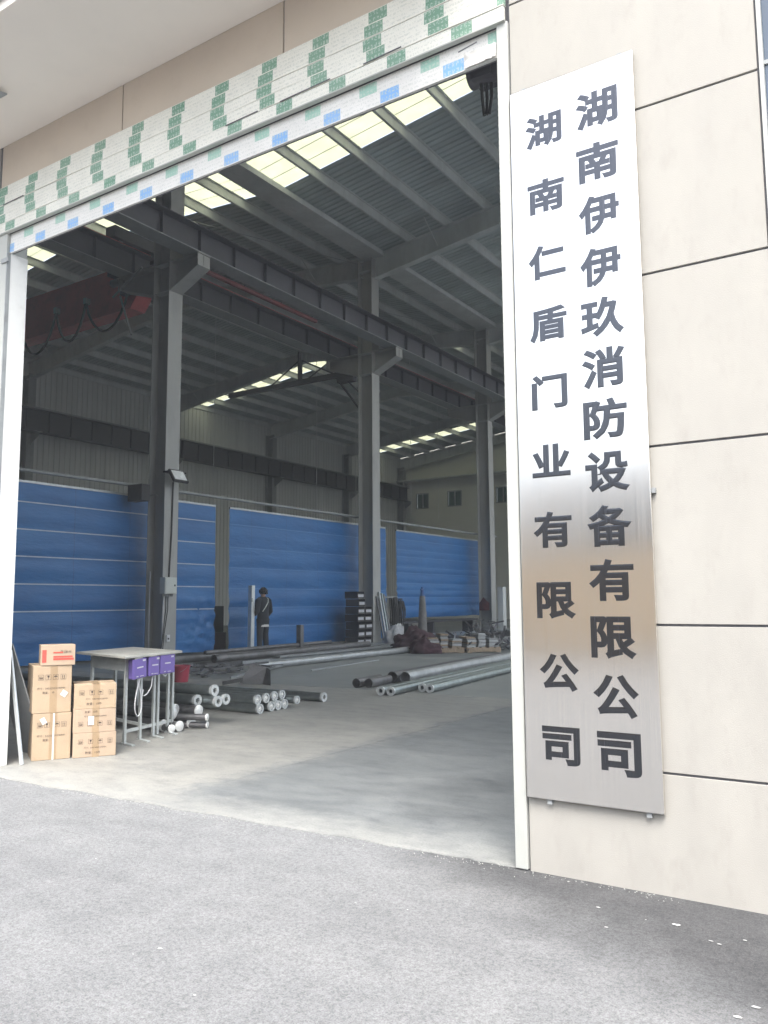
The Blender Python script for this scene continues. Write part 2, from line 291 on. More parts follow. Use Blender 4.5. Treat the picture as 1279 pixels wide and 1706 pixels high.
# ------------------------------------------------------------------ helpers: mesh
class MB:
    def __init__(s): s.v = []; s.f = []; s.m = []; s.cur = 0; s.isl = []
    def add(s, vs, fs):
        o = len(s.v); s.v += [Vector(p) for p in vs]
        f0 = len(s.f)
        for q in fs: s.f.append([i+o for i in q]); s.m.append(s.cur)
        s.isl.append((o, len(s.v), f0, len(s.f)))
        return s
    def box(s, x0, x1, y0, y1, z0, z1):
        x0, x1 = min(x0, x1), max(x0, x1); y0, y1 = min(y0, y1), max(y0, y1); z0, z1 = min(z0, z1), max(z0, z1)
        return s.add([(x0, y0, z0), (x1, y0, z0), (x1, y1, z0), (x0, y1, z0), (x0, y0, z1), (x1, y0, z1), (x1, y1, z1), (x0, y1, z1)],
                     [(0, 3, 2, 1), (4, 5, 6, 7), (0, 1, 5, 4), (1, 2, 6, 5), (2, 3, 7, 6), (3, 0, 4, 7)])
    def frame_box(s, o, ex, ey, ez):
        o, ex, ey, ez = map(Vector, (o, ex, ey, ez))
        c = [o, o+ex, o+ex+ey, o+ey]; c += [p+ez for p in c]
        fs = [(0, 3, 2, 1), (4, 5, 6, 7), (0, 1, 5, 4), (1, 2, 6, 5), (2, 3, 7, 6), (3, 0, 4, 7)]
        if ex.cross(ey).dot(ez) < 0: fs = [q[::-1] for q in fs]
        return s.add(c, fs)
    def prism(s, poly, axis, a, b):
        """extrude a 2D polygon along an axis: x -> (y,z), y -> (x,z), z -> (x,y)"""
        def P(p, t): return (t, p[0], p[1]) if axis == 'x' else (p[0], t, p[1]) if axis == 'y' else (p[0], p[1], t)
        n = len(poly); vs = [P(p, a) for p in poly]+[P(p, b) for p in poly]
        fs = [tuple(range(n))[::-1], tuple(range(n, 2*n))]+[(i, (i+1) % n, n+(i+1) % n, n+i) for i in range(n)]
        return s.add(vs, fs)
    def cyl(s, p0, p1, r0, r1=None, n=16, cap0=True, cap1=True):
        p0, p1 = Vector(p0), Vector(p1); r1 = r0 if r1 is None else r1
        d = (p1-p0).normalized(); a = d.orthogonal().normalized(); b = d.cross(a)
        vs = [p0+(a*math.cos(2*math.pi*i/n)+b*math.sin(2*math.pi*i/n))*r0 for i in range(n)]
        vs += [p1+(a*math.cos(2*math.pi*i/n)+b*math.sin(2*math.pi*i/n))*r1 for i in range(n)]
        fs = [(i, (i+1) % n, n+(i+1) % n, n+i) for i in range(n)]
        if cap0: fs.append(tuple(range(n))[::-1])
        if cap1: fs.append(tuple(range(n, 2*n)))
        return s.add(vs, fs)
    def ring(s, p0, p1, ro, ri, n=18, bore=None, star=0):
        """open tube: outer wall, end rings, inner wall"""
        p0, p1 = Vector(p0), Vector(p1); d = (p1-p0).normalized(); a = d.orthogonal().normalized(); b = d.cross(a)
        def circ(p, rr, st=0): return [p+(a*math.cos(2*math.pi*i/n)+b*math.sin(2*math.pi*i/n))*(rr*(1-(st if i % 3 == 0 else 0))) for i in range(n)]
        vs = circ(p0, ro)+circ(p1, ro)+circ(p0, ri, star)+circ(p1, ri, star)
        fs = []
        for i in range(n):
            j = (i+1) % n
            fs.append((i, j, n+j, n+i)); fs.append((2*n+j, 2*n+i, 3*n+i, 3*n+j))
            fs.append((j, i, 2*n+i, 2*n+j)); fs.append((n+i, n+j, 3*n+j, 3*n+i))
        return s.add(vs, fs)
    def path(s, pts, rad, n=6):
        pts = [Vector(p) for p in pts]; vs = []; fs = []
        up = Vector((0.3, 0.2, 1)).normalized(); a = None
        for i, p in enumerate(pts):
            d = (pts[min(i+1, len(pts)-1)]-pts[max(i-1, 0)]).normalized()
            if a is None: a = d.orthogonal().normalized()
            a = (a-d*a.dot(d)).normalized(); b = d.cross(a); rr = rad[i] if isinstance(rad, (list, tuple)) else rad
            vs += [p+(a*math.cos(2*math.pi*k/n)+b*math.sin(2*math.pi*k/n))*rr for k in range(n)]
        for i in range(len(pts)-1):
            for k in range(n): fs.append((i*n+k, i*n+(k+1) % n, (i+1)*n+(k+1) % n, (i+1)*n+k))
        fs.append(tuple(range(n))[::-1]); fs.append(tuple(range((len(pts)-1)*n, len(pts)*n)))
        return s.add(vs, fs)
    def grid(s, fn, nu, nv):
        vs = [fn(i/nu, j/nv) for j in range(nv+1) for i in range(nu+1)]
        return s.add(vs, [(j*(nu+1)+i, j*(nu+1)+i+1, (j+1)*(nu+1)+i+1, (j+1)*(nu+1)+i) for j in range(nv) for i in range(nu)])
    def parts(s, name, mats, parent, smooth=True):
        """one object per separate piece"""
        for (v0, v1, f0, f1) in s.isl:
            q = MB(); q.add(s.v[v0:v1], [[i-v0 for i in fc] for fc in s.f[f0:f1]]); q.build(name, mats, parent, smooth=smooth)
    def build(s, name, mats, parent=None, bevel=0, smooth=True, origin=None):
        me = bpy.data.meshes.new(name)
        off = parent_origin(parent) if parent else Vector(origin or (0, 0, 0))
        me.from_pydata([p-off for p in s.v], [], s.f)
        for m in (mats if isinstance(mats, (list, tuple)) else [mats]): me.materials.append(m)
        me.polygons.foreach_set('material_index', s.m)
        if smooth:
            me.shade_smooth(); me.set_sharp_from_angle(angle=R(32))
        me.update()
        o = bpy.data.objects.new(name, me); COL.objects.link(o)
        if parent: o.parent = parent
        else: o.location = off
        if bevel:
            b = o.modifiers.new('bevel', 'BEVEL'); b.width = bevel; b.segments = 2; b.limit_method = 'ANGLE'; b.angle_limit = R(40)
            b.harden_normals = False
        return o
def parent_origin(p):
    v = Vector((0, 0, 0))
    while p is not None: v += p.location; p = p.parent
    return v
def root(name, label, cat, loc=(0, 0, 0), group=None, rz=0):
    o = bpy.data.objects.new(name, None); COL.objects.link(o); o.location = loc; o.rotation_euler = (0, 0, rz)
    o.empty_display_size = .2
    return tag(o, label, cat, group)
def tag(o, label=None, cat=None, group=None, kind=None):
    if label: o['label'] = label
    if cat: o['category'] = cat
    if group: o['group'] = group
    if kind: o['kind'] = kind
    return o
def struct(o): o['kind'] = 'structure'; return o
def copy_thing(o, loc, label, parent=None):
    c = o.copy(); COL.objects.link(c)
    if parent is None:
        c.location = loc; c['label'] = label
    else: c.parent = parent
    for ch in list(o.children): copy_thing(ch, None, None, c)
    return c
def share(o, name, parent, dloc):
    c = o.copy(); COL.objects.link(c); c.parent = parent; c.location = Vector(o.location)+Vector(dloc); return c
def text_mesh(s, size, bold=.0, align='CENTER'):
    c = bpy.data.curves.new('text', 'FONT'); c.body = s; c.size = size; c.resolution_u = 3; c.align_x = align
    if bold: c.bevel_depth = bold*size; c.bevel_resolution = 0
    o = bpy.data.objects.new('text', c); COL.objects.link(o)
    dg = bpy.context.evaluated_depsgraph_get(); me = bpy.data.meshes.new_from_object(o.evaluated_get(dg))
    vs = [v.co.copy() for v in me.vertices]; fs = [tuple(p.vertices) for p in me.polygons]
    bpy.data.objects.remove(o); bpy.data.curves.remove(c); bpy.data.meshes.remove(me)
    return vs, fs

# ------------------------------------------------------------------ ground
g = MB(); g.add([(-120, -120, -.005), (120, -120, -.005), (120, 120, -.005), (-120, 120, -.005)], [(0, 1, 2, 3)])
struct(g.build('yard_asphalt', ASPHALT))
# workshop floor: slabs with sawn joints; the front edge of the front slabs is a broken line against the asphalt
floor = root('workshop_floor', None, None, (0, 0, 0)); struct(floor)
under = MB(); under.box(-35, 5, 4.3, 56, -.019, -.012); under.build('joint_filler', GROOVE, floor)
def slab(x0, x1, y0, y1, m, ragged=False):
    s = MB(); e = .006
    if ragged:
        n = int((x1-x0)/.05); pts = []
        for i in range(n+1):
            x = x0+(x1-x0)*i/n; t = (x+7.2)/5.2
            yy = 3.83+.17*max(0, min(1, t))+.035*mnoise.noise(Vector((x*3, 0, 0)))+.018*mnoise.noise(Vector((x*14, 3, 0)))
            if x > -1.76: yy = 4.02
            pts.append((x, min(yy, 4.03)))
        poly = pts+[(x1-e, y1-e), (x0+e, y1-e)]
        s.prism(poly, 'z', -.018, 0)
    else: s.box(x0+e, x1-e, y0+e, y1-e, -.018, 0)
    s.build('floor_slab', m, floor, smooth=False)
xs = [-35, -28, -21.5, -15.0, -9.8, -4.5, .2, 5]
ysl = [3.9, 10.6, 17.6, 26, 36, 46, 56]
for i in range(len(xs)-1):
    for j in range(len(ysl)-1):
        if j == 0:
            m = FLOORFRONT
            if -9.9 < xs[i] < 0: slab(xs[i], xs[i+1], 3.9, ysl[1], m, True)
            else: slab(xs[i], xs[i+1], 4.1, ysl[1], m)
        else:
            m = (FLOORMID, FLOORGREY, FLOORGREY)[(i*2+j) % 3] if j > 1 else (FLOORMID if i >= 3 else FLOORGREY)
            slab(xs[i], xs[i+1], ysl[j], ysl[j+1], m)

# ------------------------------------------------------------------ facade wall
fac = root('facade_wall', 'cream rendered workshop front wall with dark grooves around the tall open doorway', 'wall', (0, 4.0, 0))
TOPZ = 14.9
bk = MB()
bk.box(-35.3, -6.72, 4.011, 4.18, -.018, TOPZ); bk.box(-1.752, -.48, 4.011, 4.18, -.018, TOPZ)
bk.box(-6.72, -1.752, 4.011, 4.18, 5.045, TOPZ)
bk.box(-.48, 1.6, 4.011, 4.18, -.018, 1.0); bk.box(-.48, 1.6, 4.011, 4.18, 5.3, TOPZ); bk.box(1.6, 5.3, 4.011, 4.18, -.018, TOPZ)
bk.box(-6.72, -1.752, 4.035, 4.05, 4.43, 5.043)
bk.build('backing_wall', GROOVE, fac, smooth=False)
rows = [-.018, .545, 1.229, 2.09, 2.958, 3.833, 4.70, 5.6]
G2 = .0058
def panel(x0, x1, z0, z1, y=4.0, m=None):
    b = MB(); b.box(x0+G2, x1-G2, y, 4.016, z0+(G2 if z0 > 0 else 0), z1-G2); return b.build('wall_panel', m or CREAM, fac, bevel=.002, smooth=False)
for k in range(len(rows)-1):
    panel(-1.748, -.485, rows[k], rows[k+1]); panel(1.605, 3.25, rows[k], rows[k+1]); panel(3.25, 5.3, rows[k], rows[k+1])
    panel(-8.38, -6.725, rows[k], rows[k+1]); panel(-10.03, -8.38, rows[k], rows[k+1])
    if rows[k+1] <= 1.0+.3 and rows[k] < 1: panel(-.475, 1.6, rows[k], min(rows[k+1], .99))
panel(-.475, 1.6, 5.31, 5.6)
for a, b in ((-6.70, -5.06), (-5.06, -3.402), (-3.402, -1.752)): panel(a, b, 5.05, 5.6, m=CREAM_BOUNCE)
for k in range(5):
    for x0 in (-10.03, -8.38, -6.70, -5.06, -3.402, -1.748, -.1, 1.6, 3.25):
        w = {-3.402: 1.65, -1.748: 1.648, -.1: 1.7}.get(x0, 1.64)
        panel(x0, x0+w, 5.75+1.7*k, 7.45+1.7*k)

# canopy above the door
can = root('canopy', 'flat pale canopy slab jutting out above the doorway', 'canopy', (-3, 3.5, 5.449))
b = MB(); b.box(-14, -1.70, 2.98, 3.999, 5.449, 5.70); b.build('canopy_slab', SOFFIT, can, bevel=.006, smooth=False)
b = MB(); b.box(-14, -1.70, 2.94, 2.979, 5.52, 5.76); b.build('edge_trim', FRAME, can, smooth=False)
noz = root('soffit_pipe_end', 'small grey pointed pipe end under the canopy soffit', 'pipe', (-5.93, 3.48, 5.41))
b = MB(); b.cyl((-6.30, 3.30, 5.405), (-5.93, 3.475, 5.405), .034, n=12); b.build('pipe', GREYBOX, noz)
b = MB(); b.cyl((-5.93, 3.475, 5.405), (-5.86, 3.51, 5.400), .036, .006, n=12); b.build('tip', STEELDK, noz)
b = MB(); b.cyl((-6.1, 3.394, 5.40), (-6.1, 3.394, 5.452), .012, n=8); b.build('hanger', STEELDK, noz)

# lintel wrapped in printed protective film: five strips on the proud fascia, two on the recessed band
lin = root('door_lintel', 'film wrapped door lintel with green and blue printed blocks across the doorway head', 'lintel', (0, 4.0, 0))
GREEN = (.035, .20, .115); BLUE = (.09, .31, .66)
z = 5.045; hh = (5.045-4.611)/5
offs = [-5.832+.03, -5.832, -5.845, -5.815, -6.113]
for k in range(5):
    z1 = 5.045-hh*k; z0 = z1-hh
    m = film('film_green_%d' % k, offs[k], .4455, .134, GREEN, z0, z1)
    y = 3.972+(.0015, -.002, .001, -.0025, .0005)[k]
    b = MB()
    n = 60; x0, x1 = -6.735+.004*(k % 2), -1.762-.004*(k % 3)
    top = []; bot = []
    for i in range(n+1):
        x = x0+(x1-x0)*i/n
        top.append((x, z1-.0012+.0008*mnoise.noise(Vector((x*2, k, 0))))); bot.append((x, z0+.0012+.0008*mnoise.noise(Vector((x*2, k+9, 0)))))
    vs = []; fs = []
    for i in range(n+1):
        bul = .008*mnoise.noise(Vector((top[i][0]*1.3, k*3.1, 0)))+.002*mnoise.noise(Vector((top[i][0]*6, k*3.1, 5)))
        vs += [(top[i][0], y+bul*.5, top[i][1]), (bot[i][0], y+bul, bot[i][1]), (bot[i][0], 3.998, bot[i][1]), (top[i][0], 3.998, top[i][1])]
    for i in range(n):
        a = i*4; c = a+4
        for q in range(4): fs.append((a+q, a+(q+1) % 4, c+(q+1) % 4, c+q))
    fs += [(3, 2, 1, 0), (n*4, n*4+1, n*4+2, n*4+3)]
    b.add(vs, fs); b.build('film_strip', m, lin)
b = MB(); b.box(-6.735, -1.76, 3.966, 4.0, 4.600, 4.6085); b.build('drip_edge', FRAME, lin, smooth=False)
m1 = film('film_pale_green', -5.452, .4455, .13, (.2, .42, .33), 4.515, 4.598, (.66, .65, .62), .16)
m2 = film('film_blue', -6.17, .4435, .135, BLUE, 4.425, 4.513, (.68, .67, .64), .16)
b = MB(); b.box(-6.54, -1.82, 4.014, 4.032, 4.514, 4.60); b.build('film_strip', m1, lin, smooth=False)
b = MB(); b.box(-6.54, -1.82, 4.011, 4.03, 4.424, 4.5125); b.build('film_strip', m2, lin, smooth=False)
# torn and creased film at the right end and dark slits
b = MB()
for (x0, z0_, x1, z1_) in ((-2.72, 4.70, -2.44, 4.706), (-3.4, 4.694, -2.98, 4.70), (-2.05, 4.515, -1.93, 4.53), (-6.6, 4.865, -6.3, 4.87), (-3.9, 4.692, -3.6, 4.697)):
    b.frame_box((x0, 3.963, z0_), (x1-x0, 0, z1_-z0_), (0, .004, 0), (0, 0, .006))
b.parts('film_tear', GROOVE, lin, smooth=False)
b = MB()
def crump(s, t):
    x = -2.03+.2*s; zz = 4.43+.085*t
    return (x, 4.008-.02*abs(mnoise.noise(Vector((x*22, zz*25, 1))))-.004, zz)
b.grid(crump, 14, 8); b.build('loose_film', PAPER, lin)

# door frame
REVEAL_LIFTED = mat('reveal_white_lifted', (.78, .78, .76), .6, var=.05, vscale=3, dirt=(.62, .61, .57))  # lighter than the frame white, to offset the shade on the reveal
frm = root('door_frame', 'white metal door frame jambs on both sides of the open doorway', 'door frame', (-4.2, 4.0, 0))
b = MB(); b.box(-1.818, -1.75, 3.985, 4.185, 0.001, 4.604); b.build('jamb', FRAME, frm, bevel=.004, smooth=False)
b = MB(); b.box(-6.722, -6.545, 3.985, 4.185, 0.001, 4.604); b.build('jamb', FRAME, frm, bevel=.004, smooth=False)
b = MB(); b.box(-6.5445, -6.538, 4.022, 4.186, .003, 4.425); b.build('brightened_reveal', REVEAL_LIFTED, frm, smooth=False)  # thin added facing that carries the brightened white
b = MB(); b.box(-6.545, -6.535, 3.985, 4.02, .02, 4.42); b.build('guide_strip', STEELDK, frm, smooth=False)
b = MB(); b.box(-6.60, -6.50, 3.97, 3.985, 4.33, 4.37); b.build('hinge_plate', STEELDK, frm, smooth=False)

# window at the right end of the facade
win = root('facade_window', 'tall blue grey window at the right edge of the cream wall', 'window', (.56, 4.0, 1.0))
b = MB(); b.box(-.48, -.462, 3.992, 4.17, 1.0, 5.3); b.box(1.555, 1.6, 3.992, 4.17, 1.0, 5.3); b.box(-.462, 1.555, 3.992, 4.17, 1.0, 1.045); b.box(-.462, 1.555, 3.992, 4.17, 5.255, 5.3)
b.build('window_frame', FRAME, win, smooth=False)
for k, (a, c) in enumerate(((-.462, .55), (.57, 1.555))):
    for (z0, z1) in ((1.045, 2.45), (2.47, 3.86), (3.88, 5.255)):
        b = MB(); b.box(a, c, 4.03, 4.04, z0, z1); b.build('pane', DARKGLASS, win, smooth=False)
b = MB(); b.box(.55, .57, 4.015, 4.12, 1.045, 5.255); b.box(-.462, 1.555, 4.02, 4.125, 2.45, 2.47); b.box(-.462, 1.555, 4.02, 4.125, 3.86, 3.88); b.parts('glazing_bar', STEELDK, win, smooth=False)

# ------------------------------------------------------------------ company sign
sg = root('company_sign', 'tall brushed steel sign with two columns of dark Chinese characters beside the door', 'sign', (-1.4, 3.965, .36))
b = MB(); b.add([], []); b.frame_box((-1.737, 3.965, .363), (.679, 0, 0), (0, .030, 0), (0, 0, 3.777)); b.build('plate', SIGNST, sg, bevel=.004, smooth=False)
LC = list(zip('湖南仁盾门业有限公司', [(-1.547, 3.868), (-1.543, 3.499), (-1.548, 3.134), (-1.551, 2.791), (-1.555, 2.431), (-1.557, 2.067), (-1.56, 1.71), (-1.552, 1.35), (-1.547, .991), (-1.548, .631)]))
RC = list(zip('湖南伊伊玖消防设备有限公司', [(-1.254, 3.891), (-1.259, 3.603), (-1.261, 3.321), (-1.263, 3.04), (-1.264, 2.775), (-1.267, 2.511), (-1.267, 2.25), (-1.266, 1.984), (-1.266, 1.713), (-1.266, 1.447), (-1.266, 1.169), (-1.264, .889), (-1.258, .617)]))
for chars, wd, hg in ((LC, .206, .186), (RC, .222, .205)):
    for ch, (cx, cz) in chars:
        vs, fs = text_mesh(ch, 1.0, .034)
        xa, xb = min(v.x for v in vs), max(v.x for v in vs); ya, yb = min(v.y for v in vs), max(v.y for v in vs)
        n = len(vs); k = MB()
        T = lambda v, y: (cx+((v.x-(xa+xb)/2)/(xb-xa))*wd, y-v.z*.012, cz+((v.y-(ya+yb)/2)/(yb-ya))*hg)
        if ch in '门司伊': T = lambda v, y: (cx+((v.x-(xa+xb)/2)/(xb-xa))*wd*.95, y-v.z*.012, cz+((v.y-(ya+yb)/2)/(yb-ya))*hg)
        if ch == '业': T = lambda v, y: (cx+((v.x-(xa+xb)/2)/(xb-xa))*wd, y-v.z*.012, cz+((v.y-(ya+yb)/2)/(yb-ya))*hg*.92)
        k.add([T(v, 3.9641) for v in vs], fs)
        k.build('character', SIGNINK, sg, smooth=False)
b = MB()
for x, z0 in ((-1.66, 4.14), (-1.13, 4.14), (-1.62, .352), (-1.13, .352)): b.box(x-.012, x+.012, 3.975, 3.998, z0-.012, z0+.014)
b.box(-1.057, -1.04, 3.975, 3.999, 1.86, 1.885); b.parts('clip', STEELDK, sg, smooth=False)

# ------------------------------------------------------------------ hall: roof
def roof_z(x):
    if x <= -25: return 12.95+.115*(x+35)
    if x <= -15: return 14.1-.07*(x+25)
    if x <= -5: return 13.4+.12*(x+15)
    return 14.6-.12*(x+5)
SL = [(-35, -25), (-25, -15), (-15, -5), (-5, 5)]
roof = root('hall_roof', 'dark metal workshop roof with long purlins and pale skylight strips', 'roof', (-15, 30, 13))
sky_y = [(15.9, 17.55), (32.9, 34.3), (51.7, 53.0)]
def corr(xa, xb, ya, yb):
    b = MB(); vs = []; p = .22; y = ya; k = 0
    pr = [(0, 0), (.08, 0), (.11, .035), (.19, .035)]
    ys = []
    while y < yb-.001:
        for dy, dz in pr:
            if y+dy < yb: ys.append((y+dy, dz))
        y += p
    ys.append((yb, 0))
    for yy, dz in ys: vs += [(xa, yy, roof_z(xa+1e-6)+dz), (xb, yy, roof_z(xb-1e-6)+dz)]
    return b.add(vs, [(2*i, 2*i+1, 2*i+3, 2*i+2) for i in range(len(ys)-1)])
segs = [(4.19, 15.9), (17.55, 32.9), (34.3, 49.8), (51.1, 56.1)]
EAST_ADDED = [(5.2 + 4.3*k, 8.4 + 4.3*k) for k in range(11)]      # unseen eastern slope: extra translucent strips added to brighten the hall
for xa, xb in SL:
    yl = EAST_ADDED if xa == -5 else sky_y; edges = [4.19] + [c for p in yl for c in p] + [56.1]
    segs = [(edges[i], edges[i+1]) for i in range(0, len(edges), 2)]
    for ya, yb in segs: corr(xa, xb, ya, yb).build('roof_sheet', ROOFIN, roof, smooth=False)
    # skylights: one translucent panel between each pair of purlins
    px = [xa+(xb-xa)*(i/7) for i in range(8)]
    for ya, yb in yl:
        for i in range(7):
            b = MB(); b.add([(px[i], ya, roof_z(px[i]+1e-6)+.02), (px[i+1], ya, roof_z(px[i+1]-1e-6)+.02), (px[i+1], yb, roof_z(px[i+1]-1e-6)+.02), (px[i], yb, roof_z(px[i]+1e-6)+.02)], [(0, 1, 2, 3)])
            b.build('skylight', ADDEDSHEET if xa == -5 else SKYLIGHT, roof, smooth=False)
    b = MB()
    for ya, yb in yl:
        for q in (.33, .66):
            y = ya+(yb-ya)*q
            b.add([(xa, y, roof_z(xa+1e-6)+.012), (xb, y, roof_z(xb-1e-6)+.012), (xb, y+.025, roof_z(xb-1e-6)+.012), (xa, y+.025, roof_z(xa+1e-6)+.012)], [(0, 1, 2, 3)])
    b.parts('sheet_lap', STEELDK, roof, smooth=False)
    for i in range(8):
        x = px[i]; zt = roof_z(x+(1e-6 if i == 0 else -1e-6))-.004
        if i == 0 or i == 7: x += .12 if i == 0 else -.12; zt = roof_z(x)-.004
        b = MB(); b.prism([(x-.04, zt), (x+.045, zt), (x+.045, zt-.012), (x-.028, zt-.012), (x-.028, zt-.268), (x-.10, zt-.268), (x-.10, zt-.28), (x-.04, zt-.28)], 'y', 4.2, 56.0)
        b.build('purlin', STEEL, roof, smooth=False)
# valley gutter over the column row
b = MB(); b.prism([(-15.4, 13.2), (-14.6, 13.2), (-14.6, 13.05), (-15.4, 13.05)], 'y', 4.2, 56.0); b.build('valley_gutter', STEEL, roof, smooth=False)
FRY = [4.8, 13.6, 22.5, 31.3, 39.8, 48.2, 55.7]
def rafter(xa, xb, y, da, db):
    """tapered I-section rafter under the purlins"""
    b = MB(); za, zb = roof_z(xa)-.29, roof_z(xb)-.29
    def plate(z0a, z1a, z0b, z1b, w):
        b.add([(xa, y-w, z0a), (xb, y-w, z0b), (xb, y+w, z0b), (xa, y+w, z0a), (xa, y-w, z1a), (xb, y-w, z1b), (xb, y+w, z1b), (xa, y+w, z1a)],
              [(0, 3, 2, 1), (4, 5, 6, 7), (0, 1, 5, 4), (1, 2, 6, 5), (2, 3, 7, 6), (3, 0, 4, 7)])
    plate(za-.02, za, zb-.02, zb, .13); plate(za-da+.02, za-.02, zb-db+.02, zb-.02, .006); plate(za-da, za-da+.02, zb-db, zb-db+.02, .13)
    return b.build('rafter', STEEL, roof, smooth=False)
for y in FRY:
    rafter(-34.7, -25.01, y, .85, .55); rafter(-24.99, -15.45, y, .55, .7); rafter(-14.95, -5.01, y, .8, .55); rafter(-4.99, 4.7, y, .55, .85)
b = MB()
for y in FRY[1:6]:
    for xa, xb in SL:
        for q in (.25, .5, .75):
            x = xa+(xb-xa)*q; zz = roof_z(x)
            b.path([(x, y-.05, zz-.82), (x, y-.9, zz-.2)], .018, 5); b.path([(x, y+.05, zz-.82), (x, y+.9, zz-.2)], .018, 5)
b.parts('fly_brace', STEEL, roof)
b = MB()
for x0 in (-20., -8.):
    for j in range(5):
        y0, y1 = FRY[j], FRY[j+1]
        b.path([(x0, y0, roof_z(x0)-.5), (x0+4.5, y1, roof_z(x0+4.5)-.5)], .012, 5)
b.parts('roof_brace_rod', RAWLIGHT, roof)

# ------------------------------------------------------------------ hall walls
def ribwall(name, label, pts_fn, length, height_fn, m, loc):
    rt = root(name, label, 'wall', loc); return rt
lw = root('side_wall', 'tall grey corrugated side wall behind the blue curtains on the left', 'wall', (-35, 30, 0))
b = MB(); vs = []; y = 4.2; prof = []
while y < 56:
    prof += [(y, 0), (y+.2, 0), (y+.225, .03), (y+.275, .03)]; y += .3
for yy, d in prof: vs += [(-35+d, yy, 0), (-35+d, yy, 13.0)]
b.add(vs, [(2*i+2, 2*i, 2*i+1, 2*i+3) for i in range(len(prof)-1)]); b.build('corrugated_sheet', WALLIN, lw, smooth=False)
b = MB(); b.box(-35.3, -35.02, 4.2, 56.2, -.018, 13.0); b.build('outer_skin', WALLIN, lw, smooth=False)
rw = root('side_wall', 'unseen upper wall band over the right side left open to light the hall', 'wall', (5, 30, 11))  # out of view; side left open so more daylight enters the hall
b = MB(); b.box(5.0, 5.3, 4.2, 56.2, 12.6, 13.45); b.build('corrugated_sheet', WALLIN, rw, smooth=False)
b = MB(); b.box(5.0, 5.3, 4.2, 7.0, -.018, 12.6); b.box(5.0, 5.3, 54.0, 56.2, -.018, 12.6); b.parts('wall_pier', WALLIN, rw, smooth=False)
ew = root('end_wall', 'pale beige end wall with small high windows at the far end of the hall', 'wall', (-15, 56.2, 0))
wins = [(-33.5, -32.35), (-30.65, -29.4), (-26.5, -25.3), (-22.4, -21.2), (-18.3, -17.1)]
ZW0, ZW1 = 8.68, 9.92
b = MB()
b.prism([(-35.3, -.018), (5.3, -.018), (5.3, ZW0), (-35.3, ZW0)], 'y', 56.12, 56.3)
b.prism([(-35.3, ZW1), (5.3, ZW1), (5.3, 13.9), (-5, 15.1), (-15, 13.9), (-25, 14.6), (-35.3, 13.5)], 'y', 56.12, 56.3)
xx = [-35.3]+[c for w in wins for c in w]+[5.3]
for i in range(0, len(xx), 2): b.box(xx[i], xx[i+1], 56.12, 56.3, ZW0, ZW1)
b.build('wall_sheet', ENDWALL, ew, smooth=False)
GREENGL = mat('green_glass', (.06, .12, .095), .1, var=.2)
for a, c in wins:
    b = MB(); t = .07
    b.box(a, a+t, 56.08, 56.2, ZW0, ZW1); b.box(c-t, c, 56.08, 56.2, ZW0, ZW1); b.box(a+t, c-t, 56.08, 56.2, ZW0, ZW0+t); b.box(a+t, c-t, 56.08, 56.2, ZW1-t, ZW1); b.box((a+c)/2-.03, (a+c)/2+.03, 56.1, 56.2, ZW0+t, ZW1-t)
    w = b.build('window', STEELDK, ew, smooth=False)
    b = MB(); b.box(a+t, c-t, 56.21, 56.22, ZW0+t, ZW1-t); b.build('pane', GREENGL, w, smooth=False)
b = MB(); b.box(-34.9, -15.5, 55.3, 56.1, 10.9, 10.98); b.build('wall_rail', STEEL, ew, smooth=False)

# ------------------------------------------------------------------ steel columns
def hsec(b, x0, x1, y0, y1, z0, z1, t=.022):
    """H section: flanges on the x faces, web along x"""
    ym = (y0+y1)/2
    b.box(x0, x0+t, y0, y1, z0, z1); b.box(x1-t, x1, y0, y1, z0, z1); b.box(x0+t, x1-t, ym-.012, ym+.012, z0, z1)
grp = 'steel columns in the row down the middle of the hall'
clab = ['nearest steel column of the row, with floodlight and switch box', 'second steel column of the row, behind the dark post and white sack',
        'third steel column of the row, just left of the white door jamb', 'fourth steel column of the row, mostly hidden behind the third', 'fifth steel column of the row, far down the hall', 'last steel column of the row, next to the end wall']
first = None
for i, y in enumerate(FRY[1:]):
    loc = Vector((-15.27, y, 0))
    if first is None:
        first = root('steel_column', clab[0], 'column', loc, grp)
        b = MB(); hsec(b, -15.56, -14.98, y-.22, y+.22, .03, 13.03); b.build('shaft', COLPAINT, first, smooth=False)
        b = MB(); b.box(-15.72, -14.82, y-.33, y+.33, .001, .03); b.build('base_plate', STEELDK, first, smooth=False)
        for s_, xr, xt in ((1, -14.98, -14.0), (-1, -15.56, -16.95)):
            b = MB(); w = .2
            b.prism([(xr, 9.72), (xt, 9.72), (xt, 9.74), (xr, 9.74)] if s_ < 0 else [(xr, 9.74), (xr, 9.72), (xt, 9.72), (xt, 9.74)], 'y', y-w, y+w)
            b.prism([(xr, 8.98), (xt-.02*s_, 9.42), (xt-.02*s_, 9.44), (xr, 9.0)], 'y', y-w, y+w)
            b.prism([(xr, 9.0), (xt-.02*s_, 9.44), (xt-.02*s_, 9.72), (xr, 9.72)], 'y', y-.012, y+.012)
            b.box(xt-.05*s_, xt-.03*s_, y-w, y+w, 9.44, 9.72)
            b.build('bracket', COLPAINT, first, smooth=False)
        b = MB(); b.box(-15.53, -15.01, y-.2, y+.2, 9.71, 9.73); b.box(-15.53, -15.01, y-.2, y+.2, 8.98, 9.0); b.box(-15.53, -15.01, y-.2, y+.2, 12.6, 12.62); b.parts('stiffener', STEEL, first, smooth=False)
    else: copy_thing(first, loc, clab[i])
grp = 'steel columns along the left side wall'
first = None
sl = ['left wall column hidden behind the door jamb', 'left wall column at the second frame', 'left wall column seen through the gap left of the near column', 'left wall column under the rafter seen between the first two row columns',
      'left wall column seen just left of the second row column', 'left wall column in the far corner beside the end wall']
